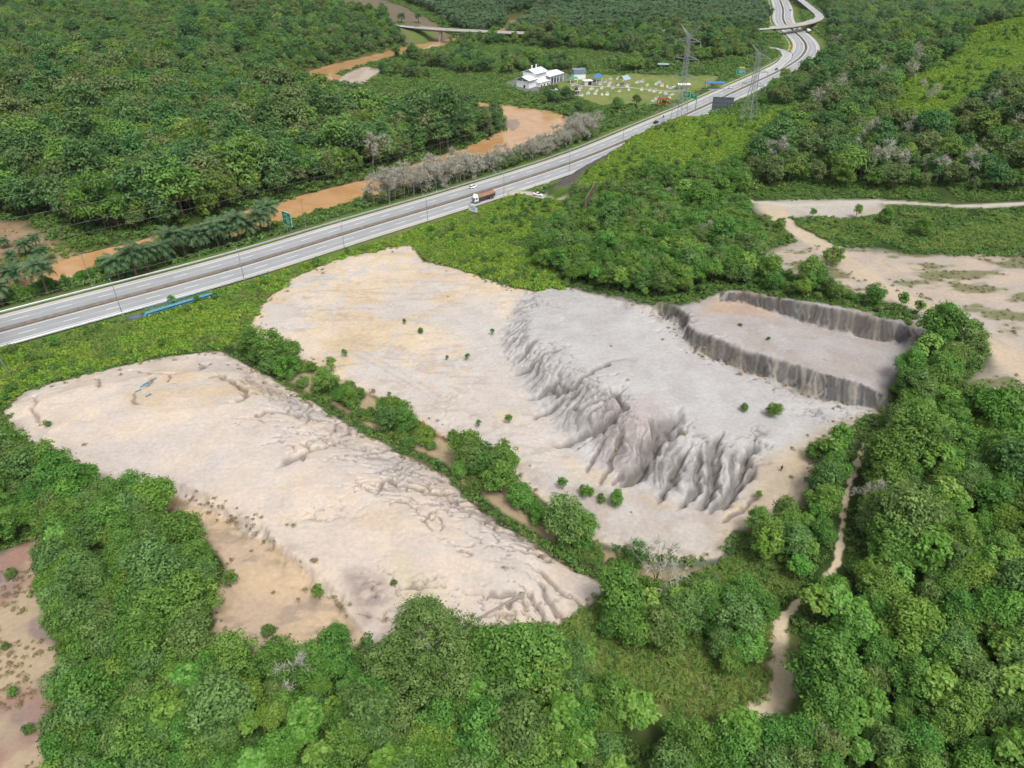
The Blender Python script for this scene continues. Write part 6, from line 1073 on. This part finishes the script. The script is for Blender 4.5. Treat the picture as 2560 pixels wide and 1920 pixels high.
tp = MB(); nx_, ny_ = 24, 7; rg = np.random.default_rng(3); V = [(-5.95 + 9.3 * i / nx_, -1.26 + 2.52 * j / ny_, 2.4 + .75 * math.sin(math.pi * j / ny_) ** .5 + .14 * rg.normal() * (0 < j < ny_)) for i in range(nx_ + 1) for j in range(ny_ + 1)]
tp.add(V, [(i * (ny_ + 1) + j, (i + 1) * (ny_ + 1) + j, (i + 1) * (ny_ + 1) + j + 1, i * (ny_ + 1) + j + 1) for i in range(nx_) for j in range(ny_)]); tp.add([(3.35, -1.26, 2.4), (3.35, 1.26, 2.4), (3.35, .6, 3.1), (3.35, -.6, 3.1)], [(0, 1, 2, 3)]); tp.box((-1.3, -1.28, 2.25), (9.3, .04, .5)).box((-1.3, 1.28, 2.25), (9.3, .04, .5)).box((-5.96, 0, 2.1), (.04, 2.5, 1.2)).obj('tarpaulin', M_TARP, e, True)
for x in (4.5, 3.0, -3.2, -4.6):
    for y in (-1.05, 1.05): wheel(e, x, y, .52, .36)
# mixer truck parked by the ramp
q = at(2021, 83); e = empty('mixer_truck', q, math.radians(-75), 'white concrete mixer truck standing under the end of the overbridge', 'truck'); loft([(2.4, 1.2, .6, 2.6), (2.6, 1.22, .6, 2.9), (3.9, 1.2, .6, 2.7), (4.3, 1.1, .7, 1.8)]).obj('cab', M_CARG, e); MB().box((4.1, 0, 2.1), (.2, 2.0, .7), ry=-.3).obj('windscreen', M_GLASS, e); MB().tube([(2.0, 0, 2.0), (1.2, 0, 2.3), (-1.0, 0, 2.6), (-3.0, 0, 3.2), (-3.4, 0, 3.3)], [.7, 1.25, 1.4, .8, .5], 12).obj('drum', M_CARW, e, True); MB().box((0, 0, .9), (8, 1.2, .4)).obj('chassis', M_TBODY, e); [wheel(e, x, y, .5, .34) for x in (3.2, -1.6, -2.9) for y in (-1.0, 1.0)]
# motorcycle and rider
q, h_ = on_road(1658, 294, False); e = empty('motorcycle', q, h_, 'dark motorcycle with its rider ahead of the black car', 'motorcycle'); [MB().tube([(x, -.06, .3), (x, .06, .3)], .3, 10).obj('wheel', M_TYRE, e) for x in (-.62, .62)]; loft([(-.7, .12, .5, .8), (-.2, .17, .4, .85), (.3, .16, .4, .95), (.6, .1, .6, 1.0)]).obj('body', M_CARK, e, True); MB().tube([(.55, -.35, 1.05), (.5, 0, 1.02), (.55, .35, 1.05)], .03, 5).obj('handlebar', M_STEEL, e)
def person(p, rz, label, pose, top, leg, scale=1.0):
    """skinned body; joints laid out for the pose"""
    J, E2, R = pose; me = bpy.data.meshes.new('body'); me.from_pydata(J, E2, []); o = bpy.data.objects.new('person', me); COL.objects.link(o); o.location = p; o.rotation_euler = (0, 0, rz); o.scale = (scale,) * 3
    sk = o.modifiers.new('skin', 'SKIN'); 
    for i, r in enumerate(R): me.skin_vertices[0].data[i].radius = (r, r)
    me.skin_vertices[0].data[0].use_root = True; o.modifiers.new('sub', 'SUBSURF').levels = 1; o.modifiers['sub'].render_levels = 2
    m = mat('clothes', top, .85); geo = N(m, 'ShaderNodeTexCoord'); sx = N(m, 'ShaderNodeSeparateXYZ'); LK(m, geo.outputs['Object'], sx.inputs[0]); r = N(m, 'ShaderNodeValToRGB'); r.color_ramp.interpolation = 'CONSTANT'; el = r.color_ramp.elements; el[0].position = 0; el[0].color = (.015, .013, .012, 1); el[1].position = .045; el[1].color = (*leg, 1)
    x = el.new(.50); x.color = (*top, 1); x = el.new(.80); x.color = (.30, .17, .11, 1); dv = N(m, 'ShaderNodeMath', operation='DIVIDE'); dv.inputs[1].default_value = 1.75; LK(m, sx.outputs[2], dv.inputs[0]); LK(m, dv.outputs[0], r.inputs[0]); LK(m, r.outputs[0], bsdf(m).inputs['Base Color']); me.materials.append(m)
    return tag(o, label, 'person')
STAND = ([(0, 0, .93), (0, 0, 1.15), (0, .01, 1.38), (0, .01, 1.50), (0, .03, 1.60), (0, .03, 1.72), (.19, 0, 1.40), (.24, .05, 1.14), (.14, .26, 1.10), (-.19, 0, 1.40), (-.24, .05, 1.14), (-.14, .26, 1.10), (.10, 0, .86), (.12, .02, .48), (.12, -.02, .08), (.13, .13, .04), (-.10, 0, .86), (-.12, .02, .48), (-.12, -.02, .08), (-.13, .13, .04)],
         [(0, 1), (1, 2), (2, 3), (3, 4), (4, 5), (2, 6), (6, 7), (7, 8), (2, 9), (9, 10), (10, 11), (0, 12), (12, 13), (13, 14), (14, 15), (0, 16), (16, 17), (17, 18), (18, 19)],
         [.15, .14, .15, .06, .10, .07, .075, .05, .04, .075, .05, .04, .10, .07, .05, .035, .10, .07, .05, .035])
q = at(1952, 1178); o = person(q, math.radians(160), 'person in a dark red top and dark trousers standing alone on the pale sand', STAND, (.10, .02, .025), (.02, .02, .028))
hr = MB().tube([(0, -.0, 1.62), (0, -.01, 1.70), (0, .0, 1.77), (0, .02, 1.80)], [.105, .118, .10, .04], 10).obj('hair', mat('hair', (.01, .008, .007), .6), o, True)
SIT = ([(0, 0, .85), (.05, 0, 1.08), (.12, 0, 1.28), (.14, 0, 1.38), (.17, 0, 1.47), (.17, 0, 1.58), (.13, .18, 1.27), (.3, .26, 1.08), (.5, .3, 1.06), (.13, -.18, 1.27), (.3, -.26, 1.08), (.5, -.3, 1.06), (.06, .12, .82), (.36, .17, .74), (.2, .17, .34), (.06, -.12, .82), (.36, -.17, .74), (.2, -.17, .34)],
       [(0, 1), (1, 2), (2, 3), (3, 4), (4, 5), (2, 6), (6, 7), (7, 8), (2, 9), (9, 10), (10, 11), (0, 12), (12, 13), (13, 14), (0, 15), (15, 16), (16, 17)], [.15, .14, .15, .07, .12, .09, .075, .05, .04, .075, .05, .04, .10, .07, .05, .10, .07, .05])
person(q if False else on_road(1658, 294, False)[0], h_, 'rider in dark clothes sitting on the motorcycle', SIT, (.02, .02, .022), (.02, .02, .03))
# ------------------------------------------------------------------ white hall, shelters and cemetery
def gable(mb, x0, x1, y0, y1, z, rise, th=.22):
    ym = (y0 + y1) / 2
    for a, b in ((y0, ym), (y1, ym)):
        A, B = (a, z), (b, z + rise); mb.add([(x0, A[0], A[1]), (x1, A[0], A[1]), (x1, B[0], B[1]), (x0, B[0], B[1]), (x0, A[0], A[1] - th), (x1, A[0], A[1] - th), (x1, B[0], B[1] - th), (x0, B[0], B[1] - th)], [(0, 1, 2, 3), (7, 6, 5, 4), (0, 4, 5, 1), (1, 5, 6, 2), (2, 6, 7, 3), (3, 7, 4, 0)])
    return mb
hp = P(1322, 225, -1.9); e = empty('white_hall', hp, math.radians(52), 'white hall with stepped gabled roofs and a pillared porch beside the cemetery', 'building')
fr_ = MB().box((4.5, 5.5, 2.6), (9, 11, 7.2)).obj('front_block', M_WHITE, e); MB().prism([(0, 6.2), (11, 6.2), (5.5, 7.9)], 0, 9, 'x').obj('gable_wall', M_BLUEG, fr_); MB().box((-.04, 3.9, 1.3), (.12, 1.5, 2.8)).obj('door', M_DARK, fr_); [MB().box((-.04, y, 5.7), (.12, 3.6, .7)).obj('window', M_DARK, fr_) for y in (3.2, 7.8)]; MB().box((4.4, -.04, 5.7), (6.5, .12, .6)).obj('window', M_DARK, fr_)
gable(MB(), -1.0, 9.6, -1.0, 12, 6.1, 2.0).obj('front_roof', M_ROOFW, e); MB().box((4.3, -1.05, 5.85), (10.6, .12, .5)).box((-1.02, -1.0 + .2, 5.9), (.12, .4, .5)).obj('fascia', M_BLUEG, e)
mn = MB().box((14.5, 5.8, 4.2), (13, 11, 10.4)).obj('main_block', M_WHITE, e); MB().prism([(.3, 9.4), (11.3, 9.4), (5.8, 11.4)], 8.05, 20.9, 'x').obj('gable_wall', M_BLUEG, mn); MB().box((14.5, .26, 8.8), (12, .12, .6)).obj('window', M_DARK, mn); gable(MB(), 7.0, 22.0, -.8, 12.4, 9.3, 2.3).obj('main_roof', M_ROOFW, e); MB().box((14.5, -.85, 9.05), (15, .12, .5)).obj('fascia', M_BLUEG, e)
for x in (11.5, 16.5): c = MB().tube([(x, 6.2, 10.8), (x, 6.2, 13.2)], .45, 8).obj('chimney', M_WHITE, e); MB().tube([(x, 6.2, 13.2), (x, 6.2, 13.6)], .65, 8).obj('cowl', M_WHITE, c)
gable(MB(), 20.5, 39, -3.2, 11, 5.9, 1.6).obj('porch_roof', M_ROOFW, e); MB().box((29.7, -3.25, 5.65), (18.6, .12, .7)).obj('fascia', M_BLUEG, e); MB().box((24, 5.5, 2.2), (6, 9, 6.4)).obj('porch_wall', M_WHITE, e)
for x in (22.5, 26, 29.5, 33, 38): [MB().box((x, y, 2.4), (.45, .45, 6.6)).obj('column', M_WHITE, e) for y in (-2.6, 10.2)]
MB().box((14.5, -1.6, 1.5), (12, 3.2, 4.2)).obj('annex', M_WHITE, e); MB().box((14.5, -1.8, 3.75), (13, 4.0, .3)).obj('annex_roof', M_ROOFW, e); MB().box((10.4, -3.24, 1.0), (1.8, .12, 2.4)).obj('door', M_RED, e); [MB().box((x, -3.24, 1.6), (1.6, .12, 1.2)).obj('window', M_DARK, e) for x in (14, 18)]
def shelter(px, py, rz, w, d, h, roof, label, name='shelter', rise=.9, posts=M_WHITE, z=None, cat='shelter', floor=M_CONCL):
    e = empty(name, at(px, py), rz, label, cat); gable(MB(), -w / 2 - .4, w / 2 + .4, -d / 2 - .4, d / 2 + .4, h, rise, .15).obj('roof', roof, e)
    for x in (-w / 2, w / 2):
        for y in (-d / 2, d / 2): MB().box((x, y, h / 2 - .1), (.28, .28, h + .3)).obj('post', posts, e)
    MB().box((0, 0, .0), (w + .6, d + .6, .36)).obj('floor', floor, e); return e
shelter(1430, 207, .5, 6, 5, 3.2, M_GRN, 'open shelter with a green roof beside the white hall yard')
e = shelter(1488, 205, 1.0, 9, 6.5, 3.6, M_BLUE, 'larger blue-roofed open shelter at the top of the cemetery', rise=1.6)
shelter(1560, 212, .7, 6, 6, 4.0, M_TOMBB, 'pale blue pyramid-roofed shelter in the cemetery', rise=2.2, posts=M_TOMBP); shelter(1657, 170, -.1, 8, 5, 3, M_TOMBB, 'hut with a pale blue roof in the trees behind the cemetery', rise=.5, posts=M_DARK)
e = shelter(1785, 222, -.05, 12, 6, 4.2, M_BLUE, 'blue-roofed gate shelter on cream pillars beside the motorway', rise=.7, posts=M_TOMBP)
shelter(1708, 222, .1, 8, 5, 3.2, M_ROOFW, 'low white-roofed shed behind the taller pylon', rise=.4, posts=M_BLUEG)
e = empty('water_tank', at(1446, 196), .2, 'grey panelled water tank on a white plinth behind the white hall', 'water tank'); MB().box((0, 0, 1.6), (9, 6, 3.6)).obj('plinth', M_WHITE, e); MB().box((0, 0, 5.0), (9.4, 6.4, 3.2)).obj('tank', M_BLUEG, e); [MB().box((-4.7 + i * 2.35, -3.22, 5.0), (.12, .1, 3.2)).obj('rib', M_STEEL, e) for i in range(5)]
for i, (a, b, lab) in enumerate([(1440, 238, 'white pavilion with a black dome among the graves'), (1382, 236, 'small white pavilion with a black dome beside the dark trees')]):
    e = empty('pavilion', at(a, b), .4, lab, 'pavilion'); MB().box((0, 0, .1), (6, 5, .5)).obj('base', M_TOMB, e); [MB().box((x, y, 1.6), (.3, .3, 3)).obj('column', M_TOMB, e) for x in (-2, 0, 2) for y in (-1.6, 1.6)]; MB().box((0, .6, 1.5), (3.6, 1.6, 2.6)).obj('niche', M_DARK, e); MB().box((0, 0, 3.2), (5.6, 4.6, .35)).obj('roof', M_TOMB, e); MB().tube([(0, 0, 3.3), (0, 0, 4.0), (0, 0, 4.7), (0, 0, 5.6)], [1.5, 1.3, .7, .08], 10).obj('dome', M_DARK, e, True)
e = empty('red_shrine', at(1657, 262), .25, 'orange-red open shrine frame near the foot of the taller pylon', 'shrine'); MB().box((0, 0, .35), (7, 4.5, .9)).obj('base', M_ORNG, e); [MB().box((x, y, 2.2), (.3, .3, 3.2)).obj('column', M_RED, e) for x in (-3, -1, 1, 3) for y in (-1.8, 1.8)]; MB().box((0, 0, 3.9), (7.2, 4.6, .3)).obj('roof_frame', M_RED, e); MB().box((.6, .4, 1.7), (2, 1.4, 1.6)).obj('altar', M_RED, e)
e = empty('white_tomb_house', at(1468, 213), .3, 'white flat-roofed tomb house with a dark front by the blue shelter', 'tomb'); MB().box((0, 0, 1.5), (6, 4, 3.2)).obj('wall', M_TOMB, e); MB().box((0, 0, 3.25), (6.8, 4.8, .3)).obj('roof', M_WHITE, e); MB().box((1.2, -2.03, 1.5), (2.6, .1, 2.4)).obj('opening', M_DARK, e)
# graves: a plinth, a kerb arm on each side and a headstone; each one its own
TB = [MB().box((0, 0, .15), (2.2, 3.4, .5)).mesh('plinth', M_TOMB), MB().box((0, 0, .15), (2.2, 3.4, .5)).mesh('plinth', M_TOMBB), MB().box((0, 0, .15), (2.2, 3.4, .5)).mesh('plinth', M_TOMBP)]
HS = MB().prism([(-.8, .3), (.8, .3), (.8, 1.6), (.4, 2.1), (-.4, 2.1), (-.8, 1.6)], 1.2, 1.5).mesh('headstone', M_TOMB); AR = MB().prism([(-1.5, .3), (1.4, .3), (1.4, 1.2), (.2, .7)], -.12, .12, 'x').mesh('wing', M_TOMB)
GR = [(1432, 214), (1424, 224), (1450, 222), (1478, 224), (1492, 228), (1504, 222), (1488, 236), (1470, 236), (1455, 240), (1500, 212), (1512, 207), (1524, 210), (1545, 214), (1532, 222), (1522, 216), (1568, 218), (1572, 226), (1548, 230), (1592, 208), (1604, 206), (1560, 202), (1640, 212), (1648, 208), (1655, 216), (1668, 218), (1676, 222), (1684, 219), (1636, 230), (1650, 233), (1624, 228), (1604, 226), (1664, 236), (1674, 246), (1680, 238), (1632, 254), (1640, 249), (1618, 214), (1526, 199), (1544, 199), (1518, 238), (1505, 238)]
for i, (a, b) in enumerate(GR):
    col_ = ('white', 'pale blue', 'pinkish')[i % 3 if i % 4 else 0]; e = empty('grave', at(a, b), (i * 1.7) % .8 - .9, ('%s grave on the cemetery lawn' % col_) if True else '', 'grave', '%s graves on the cemetery lawn' % col_); e.scale = (.72 + .1 * (i % 4),) * 3
    obj('plinth', TB[('white', 'pale blue', 'pinkish').index(col_)], e); obj('headstone', HS, e); [obj('wing', AR, e, (x, 0, 0)) for x in (-1.1, 1.1)]
ribbon('cemetery_path', np.column_stack([(q := spline(np.array([at(a, b) for a, b in ((1425, 206), (1460, 215), (1520, 218), (1600, 222), (1660, 228), (1710, 228))]), 4.0))[:, :2], ground_z(q[:, 0], q[:, 1]) + .14]), -1.2, 1.2, 0, M_CONCL, kind='structure')
# chainlink fence along the motorway by the cemetery
fs = np.arange(s_at(MW, 1650, 290)[0], s_at(MW, 1800, 235)[0], 5.0); q = along(MW, fs, -16.5); q[:, 2] = ground_z(q[:, 0], q[:, 1]); e = empty('wire_fence', q[0], 0, 'thin wire fence between the cemetery and the motorway', 'fence')
w_ = MB(); [w_.tube([p - q[0] + [0, 0, h] for p in q], .035, 3) for h in (.5, 1.1, 1.7)]; w_.obj('wire', M_STEEL, e); [MB().box(p - q[0] + [0, 0, .8], (.12, .12, 2.4)).obj('post', M_STEEL, e) for p in q]
# drain chute by the dirt track, low kerb wall on the mound, logs of rubble by the layby
o = MB().tube([P(1352, 471, .5), P(1360, 462, 1.2), P(1374, 456, 2.2)], .35, 4).obj('drain_chute', M_CONCL); tag(o, 'pale concrete drain chute beside the parked white saloon', 'drain')
q0, q1 = at(1195, 1549), at(1312, 1483); o = MB().tube([q0 + [0, 0, .1], (q0 + q1) / 2 + [0, 0, .12], q1 + [0, 0, .1]], .26, 5).obj('fallen_log', M_PALE); tag(o, 'long pale log lying across the lower rilled end of the mound', 'log')

# ------------------------------------------------------------------ thin humid air
hz = MB().box((0, 1950, 85), (5400, 4200, 210)).obj('haze', None); hz['kind'] = 'stuff'
mh = bpy.data.materials.new('thin_haze'); mh.use_nodes = True; mh.node_tree.nodes.clear(); ov = mh.node_tree.nodes.new('ShaderNodeOutputMaterial'); pv = mh.node_tree.nodes.new('ShaderNodeVolumePrincipled')
pv.inputs['Density'].default_value = .00003; pv.inputs['Color'].default_value = (.86, .92, 1, 1); mh.node_tree.links.new(pv.outputs[0], ov.inputs['Volume']); hz.data.materials.append(mh)
